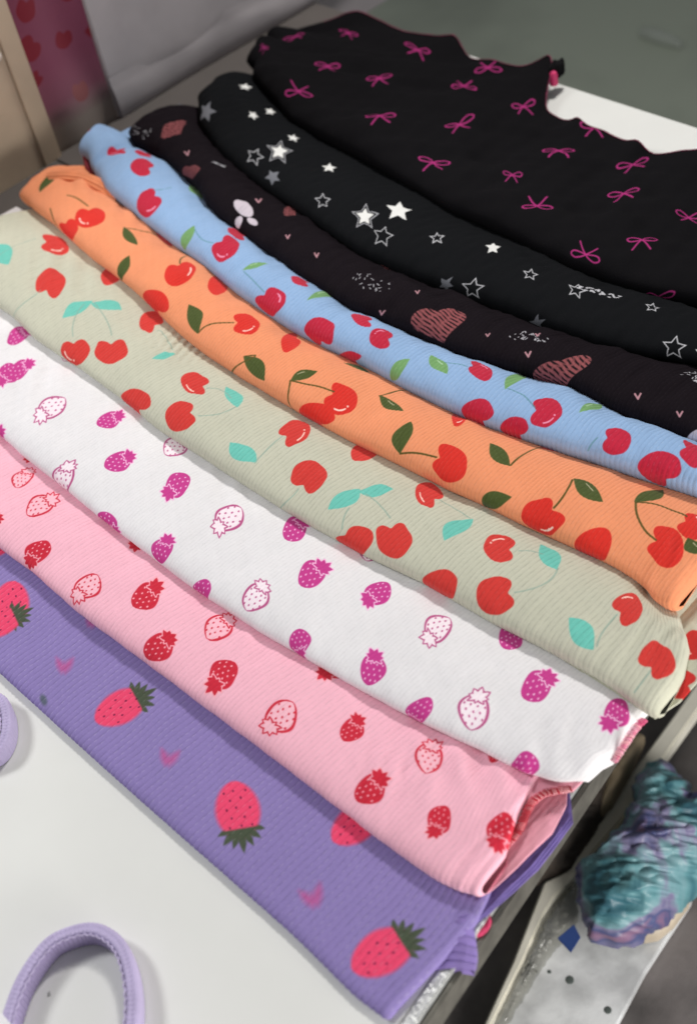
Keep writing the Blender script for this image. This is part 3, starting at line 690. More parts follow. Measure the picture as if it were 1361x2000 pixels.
def spline(pts, n):
    p = np.array(pts, float); t = np.concatenate([[0], np.cumsum(np.linalg.norm(np.diff(p, axis=0), axis=1))])
    s = np.linspace(0, t[-1], n)
    # Catmull-Rom
    out = []
    for q in s:
        i = min(max(np.searchsorted(t, q) - 1, 0), len(p) - 2)
        h = t[i + 1] - t[i]; f = (q - t[i]) / h
        m0 = (p[i + 1] - p[i - 1]) / (t[i + 1] - t[i - 1]) * h if i > 0 else p[1] - p[0]
        m1 = (p[i + 2] - p[i]) / (t[i + 2] - t[i]) * h if i + 2 < len(p) else p[-1] - p[-2]
        out.append((2 * f ** 3 - 3 * f ** 2 + 1) * p[i] + (f ** 3 - 2 * f ** 2 + f) * m0 + (-2 * f ** 3 + 3 * f ** 2) * p[i + 1] + (f ** 3 - f ** 2) * m1)
    return np.array(out)


def sweep(name, path, prof, twist=None, up=(0, 0, 1)):
    """closed profile [(side, up)] carried along a path, capped"""
    path = np.array(path); n = len(path)
    T = np.gradient(path, axis=0); T /= np.linalg.norm(T, axis=1, keepdims=True)
    up = np.array(up, float)
    S = np.cross(T, up); S /= np.maximum(np.linalg.norm(S, axis=1, keepdims=True), 1e-6)
    B = np.cross(S, T)
    pr = np.array(prof) if np.ndim(prof) == 2 else None
    P = np.stack([path + S * a + B * b for a, b in (pr if pr is not None else prof)], 1) if pr is not None else \
        np.stack([np.stack([path[i] + S[i] * a + B[i] * b for a, b in prof(i / (n - 1))]) for i in range(n)])
    me = grid_mesh(name, P, closed=True)
    bm = bmesh.new(); bm.from_mesh(me)
    bm.verts.ensure_lookup_table(); m = P.shape[1]
    bm.faces.new([bm.verts[i] for i in range(m)][::-1]); bm.faces.new([bm.verts[(n - 1) * m + i] for i in range(m)])
    bmesh.ops.recalc_face_normals(bm, faces=bm.faces)
    bm.to_mesh(me); bm.free()
    return me


def circ(r, k=8, sx=1., sy=1.):
    return [(r * sx * math.cos(6.2832 * i / k), r * sy * math.sin(6.2832 * i / k)) for i in range(k)]


def box_mesh(name, x0, x1, y0, y1, z0, z1, bev=.05):
    bm = bmesh.new(); bmesh.ops.create_cube(bm, size=1)
    for v in bm.verts:
        v.co = Vector(((x0 + x1) / 2 + v.co.x * (x1 - x0), (y0 + y1) / 2 + v.co.y * (y1 - y0), (z0 + z1) / 2 + v.co.z * (z1 - z0))) * .01
    if bev: bmesh.ops.bevel(bm, geom=list(bm.edges), offset=bev * .01, segments=2, affect='EDGES')
    me = bpy.data.meshes.new(name); bm.to_mesh(me); bm.free()
    return me


def slab_mesh(name, pts, th, bev=.08, sub=0):
    """traced outline given real thickness"""
    bm = bmesh.new()
    vs = [bm.verts.new(Vector(p) * .01) for p in pts]
    f = bm.faces.new(vs)
    if f.normal.z < 0: f.normal_flip()
    r = bmesh.ops.extrude_face_region(bm, geom=[f])
    for v in [g for g in r['geom'] if isinstance(g, bmesh.types.BMVert)]: v.co.z -= th * .01
    bmesh.ops.recalc_face_normals(bm, faces=bm.faces)
    if bev: bmesh.ops.bevel(bm, geom=list(bm.edges), offset=bev * .01, segments=2, affect='EDGES', clamp_overlap=True)
    me = bpy.data.meshes.new(name); bm.to_mesh(me); bm.free()
    return me


def lump_mesh(name, pts, h, seed, amp, nu=90, nr=26, base=None, lx=2.5):
    """crumpled bundle: outline, domed and creased"""
    p = np.array(pts, float); p = np.vstack([p, p[:1]])
    t = np.concatenate([[0], np.cumsum(np.linalg.norm(np.diff(p, axis=0), axis=1))]); s = np.linspace(0, t[-1], nu, endpoint=False)
    Q = np.stack([np.interp(s, t, p[:, k]) for k in range(3)], 1); c = Q.mean(0)
    rr = np.linspace(0, 1, nr)
    P = np.zeros((nr, nu, 3))
    for k, r in enumerate(rr):
        P[k] = c + (Q - c) * (r ** .8 if r < 1 else 1); P[k, :, 2] = c[2] + h * max(0, 1 - r ** 2.2) ** .6
    X, Y = P[..., 0], P[..., 1]
    w = _waves(seed, X, Y, lx, lx) + .6 * np.abs(_waves(seed + 1, X, Y, lx * .5, lx * .5))
    P[..., 2] += amp * w * (1 - rr[:, None] ** 4)
    low = P[-1:].copy(); low[..., 2] -= .6
    return grid_mesh(name, np.concatenate([P, low]), closed=True)


# ---------------------------------------------------------------- setting
lower = structure(link('floor', box_mesh('floor', -220, 220, -160, 320, -79, -75, 0), mat('floor_cement', (172, 180, 162), .55, noise=.25, nscale=2.2, bump=.15, bscale=30)))

tab = thing('market_table', 'white laminate stall table with metal trim under the fanned clothes', 'table')
m_white = mat('white_laminate', (230, 231, 226), .42, noise=.035, nscale=9, spec=.4)


def add_specks(m):
    nt = m.node_tree; b = nt.nodes['Principled BSDF']; src = b.inputs['Base Color'].links[0].from_socket
    tc = nt.nodes.new('ShaderNodeTexCoord'); v = nt.nodes.new('ShaderNodeTexVoronoi'); v.inputs['Scale'].default_value = 34
    mp = nt.nodes.new('ShaderNodeMapping'); mp.inputs['Scale'].default_value = (1, 1.6, 1)
    ns = nt.nodes.new('ShaderNodeTexNoise'); ns.inputs['Scale'].default_value = 700
    mx = nt.nodes.new('ShaderNodeMixRGB'); mx.blend_type = 'ADD'; mx.inputs[0].default_value = .004
    nt.links.new(tc.outputs['Object'], mx.inputs[1]); nt.links.new(ns.outputs['Color'], mx.inputs[2])
    nt.links.new(mx.outputs[0], mp.inputs['Vector']); nt.links.new(mp.outputs[0], v.inputs['Vector'])
    sep = nt.nodes.new('ShaderNodeSeparateColor'); nt.links.new(v.outputs['Color'], sep.inputs[0])
    # speck radius differs per cell, most cells have none
    r = nt.nodes.new('ShaderNodeMapRange'); r.inputs[1].default_value = .3; r.inputs[2].default_value = 1; r.inputs[3].default_value = 0; r.inputs[4].default_value = .04
    nt.links.new(sep.outputs[0], r.inputs[0])
    lt = nt.nodes.new('ShaderNodeMath'); lt.operation = 'LESS_THAN'
    nt.links.new(v.outputs['Distance'], lt.inputs[0]); nt.links.new(r.outputs[0], lt.inputs[1])
    ml = nt.nodes.new('ShaderNodeMath'); ml.operation = 'MULTIPLY'; ml.inputs[1].default_value = .75; nt.links.new(lt.outputs[0], ml.inputs[0])
    m2 = nt.nodes.new('ShaderNodeMixRGB'); nt.links.new(ml.outputs[0], m2.inputs[0]); nt.links.new(src, m2.inputs[1]); m2.inputs[2].default_value = (.12, .12, .11, 1)
    nt.links.new(m2.outputs[0], b.inputs['Base Color'])


add_specks(m_white)
SL = -.15                                   # the free edge of the table runs slightly askew
XE = lambda y: 19.15 + SL * (y + 14.5)
shear = lambda me: me.transform(Matrix(((1, SL, 0, 0), (0, 1, 0, 0), (0, 0, 1, 0), (0, 0, 0, 1)))) or me
link('tabletop', slab_mesh('tabletop', [(-40.6, -95, 0), (XE(-95) - .5, -95, 0), (XE(36.2) - .5, 36.2, 0), (-40.6, 36.2, 0)], 1.8, .04), m_white, tab)
m_alu = mat('brushed_metal', (214, 216, 214), .34, metal=.45, noise=.12, nscale=200, bump=.3, bscale=500)
m_alu2 = mat('dull_metal', (120, 118, 110), .5, metal=.6, noise=.2, nscale=120)
random.seed(3)
X0 = XE(0)
y = -95.
while y < 36:
    ln = min(random.uniform(2.2, 3.2) if -24 < y < -8 else 14, 36.2 - y)
    link('trim_piece', shear(box_mesh('trim_piece', X0 - .46, X0 - .04, y + .02, y + ln - .02, -.6, .04 + random.uniform(-.02, .02), .04)), m_alu, tab); y += ln
link('trim_lip', shear(box_mesh('trim_lip', X0 - .02, X0 + .2, -95, 36.2, -1.9, -.3, .05)), m_alu2, tab)
link('table_apron', shear(box_mesh('table_apron', X0 - 1.4, X0 - .3, -95, 36.0, -3.5, -1.95, .1)), mat('dark_apron', (92, 86, 86), .7, noise=.2, nscale=20), tab)

link('shade_strip', box_mesh('shade_strip', -40.55, -27.5, 11, 36.15, .004, .3, .05), mat('shade_grey', (92, 86, 82), .7, noise=.06, nscale=20), tab)  # dark strips added over the tabletop, standing in for shade along the wall
link('shade_strip', box_mesh('shade_strip', -40.1, -33.8, -6, 10.9, .004, .3, .05), bpy.data.materials['shade_grey'], tab)
# left side: white wall board with padded skirting, beige board, mauve panel with painted reflection between
wall = thing('white_wall_board', 'white board standing along the left edge of the table behind the black clothes', 'wall')
m_wall = mat('wall_white', (172, 166, 168), .7, noise=.05, nscale=30, bump=.1, bscale=60)
link('board', box_mesh('board', -42, -40.64, 17.0, 60, -3, 60, .1), m_wall, wall)
yy = np.linspace(17.0, 60, 60)
prof = [(-.62, 60), (-.62, 3.2), (-.6, 2.7), (-.52, 2.3), (-.38, 1.9), (-.32, 1.2), (-.32, .5), (-.42, .32)]
P = np.array([[(-40 + a - .1 * math.sin(q * .33), q, b + (.12 * math.sin(q * .5) if 1 < b < 4 else 0)) for a, b in prof[1:]] for q in yy])
link('skirting', grid_mesh('skirting', P[:, ::-1]), m_wall, wall)

board = thing('beige_board', 'scuffed beige board with a screw at the left edge behind the sage cloth', 'board')
m_be = mat('beige_paint', (196, 176, 152), .55, noise=.08, nscale=25, bump=.1, bscale=50)
link('panel', box_mesh('panel', -42.5, -40.3, -6, 10.06, -3, 60, .05), m_be, board)
link('edge_strip', box_mesh('edge_strip', -42.3, -40.15, 10.09, 11.5, -3, 60, .07), m_be, board)
scr = link('screw', lump_mesh('screw', [(.35 * math.cos(a), .35 * math.sin(a), 0) for a in np.linspace(0, 6.28, 12, endpoint=False)], .18, 5, .0, 24, 8), mat('screw_plastic', (214, 206, 196), .4), board)
scr.rotation_euler = (0, math.pi / 2, 0); scr.location = (-.403, .096, .085)

m_mv = mat('mauve_plain', (128, 84, 96), .85, sheen=.2)
hp = Print(10.5, 18.5, -4, 62, (126, 66, 88))  # reflected cherries and the grey fade below are painted into the panel colour
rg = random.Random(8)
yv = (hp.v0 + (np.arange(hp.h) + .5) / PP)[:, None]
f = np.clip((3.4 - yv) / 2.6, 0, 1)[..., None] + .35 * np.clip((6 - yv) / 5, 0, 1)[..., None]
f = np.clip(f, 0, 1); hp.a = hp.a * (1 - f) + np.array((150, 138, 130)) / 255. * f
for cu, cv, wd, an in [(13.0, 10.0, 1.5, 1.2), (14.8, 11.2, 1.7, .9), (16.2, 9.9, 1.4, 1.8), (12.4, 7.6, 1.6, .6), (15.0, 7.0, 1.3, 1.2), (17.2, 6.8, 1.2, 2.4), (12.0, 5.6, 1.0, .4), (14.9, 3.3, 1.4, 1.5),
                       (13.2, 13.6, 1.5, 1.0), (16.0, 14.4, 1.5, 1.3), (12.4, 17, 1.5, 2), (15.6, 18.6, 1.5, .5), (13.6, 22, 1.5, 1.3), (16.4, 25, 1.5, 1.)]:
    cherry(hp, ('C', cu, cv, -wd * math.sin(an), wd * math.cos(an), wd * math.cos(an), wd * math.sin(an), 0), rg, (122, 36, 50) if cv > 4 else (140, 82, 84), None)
m_refl = cloth_mat('reflection_print', hp.image('reflection_print'), .2, .3)
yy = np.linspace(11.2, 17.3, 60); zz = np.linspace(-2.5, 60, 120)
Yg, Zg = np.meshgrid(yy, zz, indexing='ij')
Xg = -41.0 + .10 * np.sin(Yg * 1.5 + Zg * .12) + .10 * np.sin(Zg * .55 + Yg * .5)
link('mauve_panel', grid_mesh('mauve_panel', np.stack([Xg, Yg, Zg], -1), Yg, Zg, (hp.u0, hp.u1, hp.v0, hp.v1)), m_refl)
tag(bpy.data.objects['mauve_panel'], 'mauve panel with painted reflection of dark red cherries fading to grey between beige board and white wall', 'cloth')

# ---------------------------------------------------------------- the nine folded garments
BASE = {'purple': (141, 126, 182), 'pink': (247, 186, 202), 'white': (233, 231, 232), 'sage': (199, 199, 179), 'orange': (241, 153, 109),
        'blue': (147, 179, 217), 'hearts': (27, 22, 26), 'stars': (22, 23, 25), 'bows': (20, 19, 21)}
RIBC = {'purple': (.16, .34), 'pink': (.10, .12), 'white': (.07, 0), 'sage': (.16, .16), 'orange': (.12, .14), 'blue': (.10, .26), 'hearts': (.2, .05), 'stars': (0, 0), 'bows': (0, 0)}
LABEL = {'purple': 'purple ribbed garment with big pink strawberries, lowest at the front of the pile',
         'pink': 'pink ribbed garment with small red strawberries and red seam at its open end',
         'white': 'white ribbed garment with magenta strawberries between the pink and sage ones',
         'sage': 'sage green ribbed garment with red cherries and turquoise leaves',
         'orange': 'orange ribbed garment with red cherries and dark green leaves',
         'blue': 'light blue ribbed garment with crimson cherries beside the black ones',
         'hearts': 'black garment with hatched dusty pink hearts next to the blue one',
         'stars': 'black garment with white stars between the hearts and the pink bows',
         'bows': 'black garment with pink ribbon bows and wavy pink hem at the back'}
ROOT = {}
MATS = {}
for i, n in enumerate(ORDER):
    rng = random.Random(50 + i)
    nu = int((XR[i] - XL[i]) / PER[i] * 6.1) if i < 7 else 620
    P, U, V, S, N = garment(i, nu, ribs=True)
    vmax = 17.6 if n == 'bows' else 9.5
    pr = Print(XL[i] - .1, XR[i] + .1, -.3, vmax, BASE[n])
    M = list(MOT[n])
    if n in ('purple', 'pink', 'white'):                       # the print goes on beyond the left side of the picture
        sh = {'purple': 24.6, 'pink': 27.2, 'white': 24.0}[n]
        lim = {'purple': -7.5, 'pink': -13.5, 'white': -20.5}[n]
        for m in MOT[n]:
            q = list(m); q[1] -= sh
            if q[1] < lim: M.append(tuple(q))
    draw(pr, n, M, BASE[n], rng)
    dk, lt = RIBC[n]
    if dk:                                                     # darker lines in the grooves between the ribs, and pale elastic thread that shows in short dashes
        Ug, Vg = np.meshgrid(pr.u0 + (np.arange(pr.w) + .5) / PP, pr.v0 + (np.arange(pr.h) + .5) / PP)
        ph = rib_phase(i, Ug, Vg); fr = (ph + .5) % 1 - .5
        nr = np.random.RandomState(70 + i); col = np.floor(ph + .5).astype(int)
        gap = np.clip(1 - np.abs(fr) * PER[i] / .028, 0, 1)
        vary = .55 + .45 * np.sin(Vg * 7 + col * 2.4) * np.sin(Vg * 2.3 + col * 5.1)
        pr.a *= (1 - dk * gap * vary)[..., None]
        if lt:
            g2 = np.clip(1 - np.abs(fr - .16) * PER[i] / .022, 0, 1)
            dash = np.clip(np.sin(Vg * 19 + col * 3.7) * 1.5 - .2 + .9 * np.sin(Vg * 1.7 + col * 1.3), 0, 1)
            al = (lt * g2 * dash)[..., None]; pr.a = pr.a * (1 - al) + .93 * al
    MATS[n] = cloth_mat(n + '_print', pr.image(n + '_print'), .10 if i < 6 else 0, PER[i])
    r = thing('folded_garment', LABEL[n], 'garment', group='printed garments fanned along the table'); ROOT[n] = r
    link('folded_cloth', grid_mesh('folded_cloth', P, U, V, (pr.u0, pr.u1, pr.v0, pr.v1)), MATS[n], r)
    if n == 'bows': BOWP, BOWS = P, S


def layer(n, name, x0, x1f, y0, y1, zf, base_print=None, per=.23, amp=.01, sub=.045):
    """a single lower layer of cloth showing past the end of its garment: x from x0 to x1f(y)"""
    yy = np.linspace(y0, y1, 60); nx = int((x1f((y0 + y1) / 2) - x0) / sub)
    Q = np.zeros((nx, 60, 3))
    for k, q in enumerate(yy):
        xs = np.linspace(x0, x1f(q), nx); Q[:, k, 0] = xs; Q[:, k, 1] = q; Q[:, k, 2] = zf(xs, q)
        Q[:, k, 2] += amp * (np.abs(np.sin(math.pi * xs / per)) - .6)
    thick = Q.copy(); thick[..., 2] -= .07
    full = np.concatenate([Q, thick[::-1]], 0)
    if base_print:
        return link(name, grid_mesh(name, full, full[..., 0], full[..., 1], (base_print.u0, base_print.u1, base_print.v0, base_print.v1)), None, ROOT[n])
    return link(name, grid_mesh(name, full), None, ROOT[n])


def overlock(name, path, parent, m, r=.10, pitch=.11, wob=.0, seed=1):
    """overlocked seam: a thread core with loops of thread wound over it"""
    p = spline(path, 160); rg = random.Random(seed)
    L = np.linalg.norm(np.diff(p, axis=0), axis=1).sum(); k = int(L / pitch)
    core = link(name, sweep(name, p, circ(r, 8, 1.25, .8)), m[0], parent)
    bm = bmesh.new()
    T = np.gradient(p, axis=0); T /= np.linalg.norm(T, axis=1, keepdims=True)
    for j in range(k):
        i = int((j + .5) / k * 159); t = T[i]; s = np.cross(t, (0, 0, 1)); s /= np.linalg.norm(s); b = np.cross(s, t)
        c = p[i]; rr = r * rg.uniform(1.0, 1.3); tilt = rg.uniform(.25, .6); th = r * .33
        ring = []
        for q in range(9):
            a = -.3 + q / 8 * (math.pi + .6)
            o = c + s * math.cos(a) * rr * 1.45 + b * math.sin(a) * rr + t * math.cos(a) * tilt * rr
            nrm = s * math.cos(a) + b * math.sin(a)
            ring.append([bm.verts.new(Vector(o + t * th * dx + nrm * th * dn) * .01) for dx, dn in ((-1, -.5), (0, .6), (1, -.5))])
        for u, v in zip(ring[:-1], ring[1:]):
            for e in range(2): bm.faces.new((u[e], u[e + 1], v[e + 1], v[e]))
    me = bpy.data.meshes.new('seam_stitches'); bm.to_mesh(me); bm.free()
    for pl in me.polygons: pl.use_smooth = True
    st = link('seam_stitches', me, m[1], core); me.materials.append(m[2]); st['kind'] = 'stuff'
    pale = [rg.random() < .5 for _ in range(k + 1)]
    for q, pl in enumerate(me.polygons): pl.material_index = 1 if pale[q // 16] and q % 2 else 0
    return core


m_pinkin = mat('pink_inside', (240, 168, 184), .9, .1, noise=.06, nscale=90, bump=.2)
m_red = mat('red_thread', (184, 32, 52), .7, noise=.3, nscale=300); m_red2 = mat('red_loop_thread', (190, 40, 58), .6, noise=.2, nscale=240); m_redp = mat('pale_loop_thread', (246, 186, 190), .7)
f_edge = lambda y: np.interp(y, [-11, -10.5, -9.1, -7.2, -6.0, -4.2], [18.0, 18.2, 18.35, 18.4, 18.1, 16.8])
layer('pink', 'lower_layer', 12.5, f_edge, -10.75, -4.2, lambda x, y: .56 + .05 * np.sin(y * 2) + 0 * x).data.materials.append(m_pinkin)
sp = np.array(WP['pink_seam'])
f_in = lambda y: np.interp(y, sp[:, 1][np.argsort(sp[:, 1])], sp[:, 0][np.argsort(sp[:, 1])]) + .05
layer('pink', 'inner_layer', 13.0, f_in, -10.4, -4.6, lambda x, y: .86 + .06 * np.sin(y * 1.7) + 0 * x, per=.2, amp=.014).data.materials.append(m_pinkin)
overlock('overlock_seam', WP['pink_seam'], ROOT['pink'], (m_red, m_red2, m_redp), .095, .085, seed=2)
m_pk = mat('pink_thread', (206, 58, 110), .7, noise=.3, nscale=300); m_pk2 = mat('pink_loop_thread', (222, 84, 130), .6, nscale=240, col2=(244, 190, 205))
overlock('overlock_seam', [(q[0] + .25, q[1] - .1, q[2] + .1) for q in WP['white_seam']], ROOT['white'], (m_pk, m_pk2, m_redp), .09, .085, seed=3)
# purple: the stacked hems under its right end and the gathered piece that pokes out below
m_pur = mat('purple_inside', (122, 104, 172), .9, .1, noise=.1, nscale=90, bump=.3)
for k in range(3):
    layer('purple', 'hem_layer', 17.4, (lambda k: lambda y: np.interp(y, [-16, -13, -8.5, -6.2, -5.2], [18.3, 18.4, 18.60 + .1 * k, 18.4 + .08 * k, 17.6]))(k), -12.6 + .7 * k, -5.3, (lambda k: lambda x, y: (.22 - .07 * k) + .02 * np.sin(y * 3 + k) + 0 * x)(k)).data.materials.append(m_pur)
rf = np.array(WP['ruffle'])
nu, nv = 60, 120
Q = np.zeros((nu, nv, 3))
for a in range(nu):
    for b in range(nv):
        s, t = a / (nu - 1), b / (nv - 1)
        p = (rf[0] * (1 - s) + rf[1] * s) * (1 - t) + (rf[3] * (1 - s) + rf[2] * s) * t
        ph = t * 6 * math.pi + 1.2 * s * t
        p = p + np.array([0, 0, 1]) * (.13 * abs(math.sin(ph)) * (.4 + .6 * s) + .25 * math.sin(s * 2.6) - .35 * max(0, s - .75) * 4 * .25)
        p[0] += .12 * math.sin(t * 5) * s
        Q[a, b] = p
full = np.concatenate([Q, (Q - np.array([0, 0, .45]))[::-1]], 0)
link('gathered_piece', grid_mesh('gathered_piece', full), mat('lavender_rib', (134, 114, 178), .9, .1, noise=.12, nscale=120), ROOT['purple'])
nub = rf[2] + np.array([.25, -.15, -.1])
link('printed_corner', lump_mesh('printed_corner', [(nub[0] - .1 + .32 * math.cos(a), nub[1] + .15 + .5 * math.sin(a), nub[2] - .15) for a in np.linspace(0, 6.283, 14, endpoint=False)], .12, 9, .06, 40, 12, lx=.8), mat('strawberry_pink', (206, 60, 102), .9, noise=.2, nscale=150), ROOT['purple'])
# sage: lower layer with its own cherries at the right end
spn = Print(13, 20, -3, 6.5, BASE['sage'])
for (cx, cy, cz), an in zip(WP['sage_ch'][:2], (2.6, .4)): cherry(spn, ('C', cx, cy, -1.55 * math.sin(an), 1.55 * math.cos(an), 1.55 * math.cos(an), 1.55 * math.sin(an), 1), random.Random(4), (206, 52, 48), (255, 214, 200))
m_sg = cloth_mat('sage_layer_print', spn.image('sage_layer_print'), .1, .23)
layer('sage', 'lower_layer', 13.5, lambda y: np.interp(y, [-1.6, 0, 2, 5], [18.5, 18.9, 18.85, 17.8]), -1.2, 5.2, lambda x, y: 1.42 + .05 * np.sin(y * 1.3) - .05 * np.clip(y, 0, 9) + 0 * x, spn).data.materials.append(m_sg)
# orange: ribbed waistband turned up at the left end ; blue: crimson binding at the open left end
m_or = mat('orange_rib', (240, 146, 98), .9, .1, noise=.08, nscale=90)
link('waistband', sweep('waistband', spline(WP['waist'], 60), [(.55 * math.cos(a) * (1 + .07 * math.sin(a * 12)), .45 * math.sin(a) * (1 + .07 * math.sin(a * 12))) for a in np.linspace(0, 6.2832, 72, endpoint=False)]), m_or, ROOT['orange'])
m_cr = mat('crimson_binding', (150, 38, 58), .9, .1, noise=.15, nscale=120)
link('binding', sweep('binding', spline(WP['bind'], 40), circ(.30, 10, .8, 1.)), m_cr, ROOT['blue'])
# bows: pink rolled hem along the wavy edge, small black ribbon bow with a pink knot
m_hem = mat('hot_pink_thread', (150, 34, 82), .7, noise=.3, nscale=200)
edge = BOWP[:, -1][8:-6:3].copy(); edge[:, 2] += .02
link('rolled_hem', sweep('rolled_hem', edge, circ(.032, 6)), m_hem, ROOT['bows'])
m_bl = mat('black_satin', (18, 17, 19), .8, spec=.1)
bt, bk = np.array(WP['bowtip'])
rb = link('ribbon_bow', lump_mesh('ribbon_bow', [(bk[0] - .25, bk[1] - .1, 1.2), (bk[0] + .2, bk[1] + .3, 1.4), (bk[0] + .15, bk[1] + .9, 1.8), (bk[0] - .1, bk[1] + 1.3, 2.1), (bk[0] - .6, bk[1] + .9, 1.9), (bk[0] - .6, bk[1] + .3, 1.5)], .35, 4, .12, 40, 12, lx=1), m_bl, ROOT['bows'])
link('pink_knot', lump_mesh('pink_knot', [(bk[0] + .28 * math.cos(a), bk[1] + .28 * math.sin(a), bk[2] - .2) for a in np.linspace(0, 6.283, 10, endpoint=False)], .35, 3, .03, 20, 8), mat('hot_pink_satin', (226, 60, 118), .5), ROOT['bows'])

# ---------------------------------------------------------------- lavender straps on the table
m_lav = mat('lavender_rib_band', (192, 180, 216), .9, .15, noise=.05, nscale=90, bump=.2, bscale=900)
m_lav2 = mat('lavender_inner', (176, 162, 202), .9, .1, noise=.06, nscale=90)
m_th = mat('pale_lavender_thread', (204, 192, 226), .8, noise=.1, nscale=200)


def strap(pts, label, seed):
    t = thing('strap_loop', label, 'strap', group='lavender straps lying on the white table')
    p = spline(pts, 420); p[:, 2] = 0
    # outer side is to the left of travel for a clockwise loop
    T = np.gradient(p, axis=0); T /= np.linalg.norm(T, axis=1, keepdims=True)
    Sd = np.cross(T, (0, 0, 1.)); inward = p.mean(0) - p; sg = 1 if (Sd * inward).sum() > 0 else -1
    rg = random.Random(seed)
    rib = lambda d, a: .012 * math.sin(d * 26)
    s_arr = np.concatenate([[0], np.cumsum(np.linalg.norm(np.diff(p, axis=0), axis=1))])
    P = []
    prof = [(0.02, .03), (.0, .45), (-.0, .78), (.06, .88), (.17, .91), (.24, .85), (.28, .91), (.40, .90), (.46, .84), (.49, .72), (.49, .35), (.47, .03)]
    Q = np.zeros((420, len(prof), 3))
    for i in range(420):
        w = .012 * math.sin(s_arr[i] * 34)
        for k, (a, b) in enumerate(prof):
            Q[i, k] = p[i] + Sd[i] * sg * (a + (w if 1 <= k <= 2 or k >= 9 else 0)) + np.array([0, 0, b + (w * .8 if 3 <= k <= 8 else 0)])
    link('band', grid_mesh('band', Q), m_lav, t)
    Q2 = np.zeros((420, 8, 3))
    for i in range(420):
        w = .016 * math.sin(s_arr[i] * 30)
        for k, (a, b) in enumerate([(.50, .80), (.53, .74), (.545, .55), (.55, .35), (.54, .15), (.53, .03), (.5, .02), (.49, .3)]):
            Q2[i, k] = p[i] + Sd[i] * sg * (a + w) + np.array([0, 0, b])
    link('inner_face', grid_mesh('inner_face', Q2), m_lav2, t)
    # scalloped stitching along the rim
    pa = []
    for i in range(420):
        q = s_arr[i] * 9
        pa.append(p[i] + Sd[i] * sg * (.48 + .06 * abs(math.sin(q))) + np.array([0, 0, .86 + .02 * math.sin(q * 2)]))
    link('edge_stitching', sweep('edge_stitching', pa, circ(.035, 6)), m_th, t)
    return t


s1 = strap(WP['strap1'], 'lavender ribbed strap looping over the white table at the bottom left corner', 1)
s2 = strap(WP['strap2'], 'tip of a lavender strap cut by the left edge beside the purple garment', 2)
a = np.array(WP['strap1'][0]); b = np.array(WP['strap1'][1])
tq = a * .35 + b * .65
link('white_label', box_mesh('white_label', tq[0] - .1, tq[0] + .75, tq[1] - .9, tq[1] + .1, .87, .93, .02), mat('white_satin', (238, 236, 238), .5), s1)

# ---------------------------------------------------------------- what stands lower down beyond the right edge of the table
low = structure(link('lower_shelf', box_mesh('lower_shelf', -30, 70, -60, 60, -36.5, -35.0, .1), mat('dark_shelf', (120, 114, 112), .7, noise=.35, nscale=16, bump=.3, bscale=120)))
m_sl = mat('pale_granite', (242, 244, 244), .5, noise=.18, nscale=40, bump=.3, bscale=90)
sl = thing('pale_slab', 'pale speckled slab with dark holes lying below the table at bottom right', 'slab')
link('slab', slab_mesh('slab', WP['slab'], .7), m_sl, sl)
m_dk = mat('hole_dark', (84, 92, 88), .8)
for k, (px_, py_, pz_) in enumerate(WP['dots']):
    rr = (.27, .24, .13, .11)[k]
    link('hole', lump_mesh('hole', [(px_ + rr * math.cos(a), py_ + rr * math.sin(a), pz_ + .01) for a in np.linspace(0, 6.283, 14, endpoint=False)], .03, 3, 0, 20, 5), m_dk, sl)
tag(link('white_plank', slab_mesh('white_plank', WP['plank'], 1.4, .12), mat('white_paint', (240, 236, 220), .6, noise=.05, nscale=40)), 'long white plank edge running below the right side of the table', 'plank')


def bagmat():
    m = mat('teal_wrap', (60, 130, 140), .5, noise=.1, nscale=30, bump=.3, bscale=60, coat=.08)
    nt = m.node_tree; b = nt.nodes['Principled BSDF']
    tc = nt.nodes.new('ShaderNodeTexCoord'); n = nt.nodes.new('ShaderNodeTexNoise'); n.inputs['Scale'].default_value = 17; n.inputs['Detail'].default_value = 4; n.inputs['Distortion'].default_value = 1.2
    nt.links.new(tc.outputs['Object'], n.inputs['Vector'])
    r = nt.nodes.new('ShaderNodeValToRGB'); e = r.color_ramp.elements
    e[0].position = .30; e[0].color = (.03, .10, .14, 1); e[1].position = .70; e[1].color = (.26, .15, .25, 1)
    for p, c in ((.40, (.05, .17, .21, 1)), (.47, (.13, .31, .34, 1)), (.53, (.20, .36, .40, 1)), (.58, (.22, .20, .33, 1)), (.64, (.07, .09, .22, 1))):
        q = e.new(p); q.color = c
    nt.links.new(n.outputs['Fac'], r.inputs['Fac']); nt.links.new(r.outputs['Color'], b.inputs['Base Color'])
    return m


def crease(me, seed, amp, lx, an=1.6):
    """crinkles of plastic film: ridged waves, long one way, pushed along the normal"""
    n = len(me.vertices); co = np.zeros(n * 3); no = np.zeros(n * 3)
    me.vertices.foreach_get('co', co); me.vertices.foreach_get('normal', no)
    co = co.reshape(-1, 3); no = no.reshape(-1, 3); x, y, z = (co * 100).T
    u = .85 * x + .52 * y + .3 * z; v = -.52 * x + .85 * y + .5 * z
    d = np.zeros(n)
    for k in range(3):
        a = .55 ** k * amp; l = lx * .55 ** k
        d += a * (.7 - np.abs(_waves(seed + k, u, v, l * an, l, 4)))
    co += no * (d * .01)[:, None]
    me.vertices.foreach_set('co', co.astype(np.float32).ravel()); me.update()
    return me


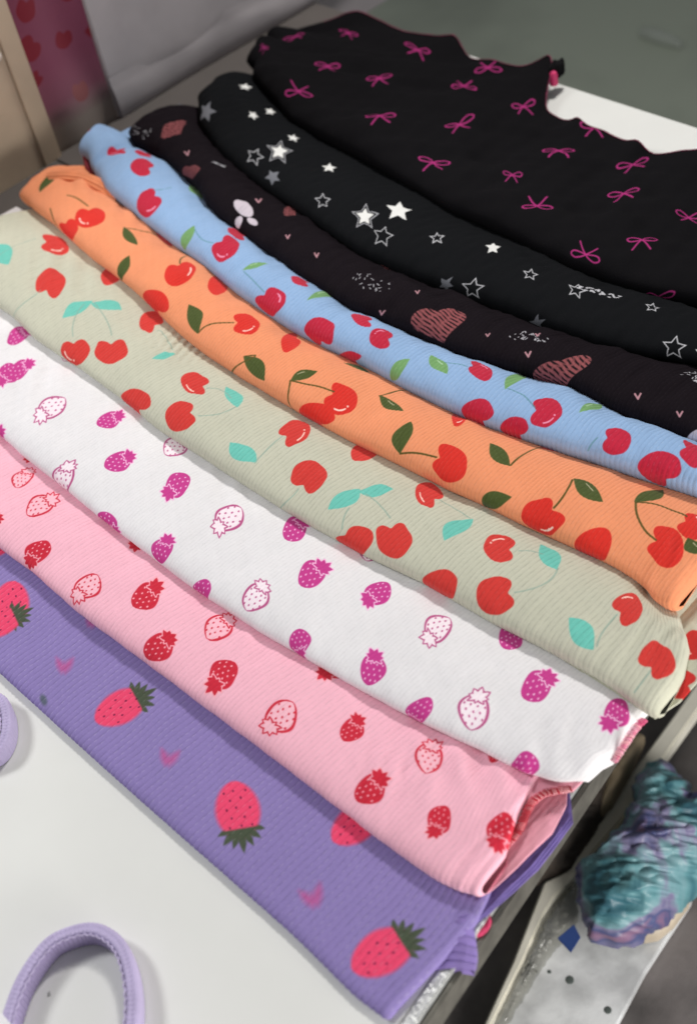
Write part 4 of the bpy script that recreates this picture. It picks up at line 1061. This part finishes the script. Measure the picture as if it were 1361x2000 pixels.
bag = thing('plastic_bundle', 'teal and purple clothes bundled in crinkled clear plastic below the table', 'bundle')
link('wrapped_cloth', crease(lump_mesh('wrapped_cloth', WP['bag'], 3.0, 21, .3, 300, 110, lx=5), 63, .22, 3.4, 3.0), bagmat(), bag)
tag(link('blue_tag', slab_mesh('blue_tag', WP['tag'], .12, .02), mat('blue_card', (52, 78, 140), .5, noise=.1)), 'small blue card tag lying beside the teal bundle', 'tag')
tag(link('dark_bundle', crease(lump_mesh('dark_bundle', WP['brown'], 2.2, 31, .2, 120, 40, lx=3), 81, .1, 2.2), mat('dark_brown_cloth', (78, 68, 60), .8, noise=.4, nscale=40, bump=.4, bscale=120)), 'dark brown cloth bundle under the right edge of the table', 'bundle')
tag(link('tan_roll', lump_mesh('tan_roll', WP['tan'], 1.2, 33, .08, 60, 16, lx=2), mat('tan_cloth', (150, 134, 108), .7, noise=.2, nscale=40)), 'narrow tan roll squeezed between the table and the white plank', 'roll')
tag(link('beige_packet', lump_mesh('beige_packet', WP['beige'], 1.1, 35, .06, 60, 16, lx=2), mat('beige_packing', (176, 166, 142), .6, noise=.1, nscale=40)), 'smooth beige packet between the white plank and the teal bundle', 'packet')
tag(link('clear_film', crease(lump_mesh('clear_film', WP['clear'], .6, 37, .1, 200, 40, lx=2), 71, .07, 1.6), mat('clear_plastic', (150, 150, 140), .12, noise=.2, nscale=40, bump=.3, bscale=60, coat=.4, alpha=.6)), 'strip of crumpled clear plastic along the edge of the pale slab', 'plastic')
tag(link('cream_strap', lump_mesh('cream_strap', WP['bone'], .6, 39, .04, 60, 14, lx=2), mat('cream_strap', (206, 192, 170), .5, noise=.1)), 'cream curved strap sticking out under the teal bundle', 'strap')
a, b = np.array(WP['streak'][0]), np.array(WP['streak'][1])
tag(link('plastic_scrap', lump_mesh('plastic_scrap', [tuple(a + (b - a) * t + np.array([0, w, .8])) for t, w in ((0, -.5), (.5, -.9), (1, -.4), (1, .4), (.5, .7), (0, .5))], 1.2, 41, .3, 50, 12, lx=4), mat('scrap_plastic', (168, 174, 164), .4)), 'pale plastic scrap on the grey green floor behind the table', 'scrap')
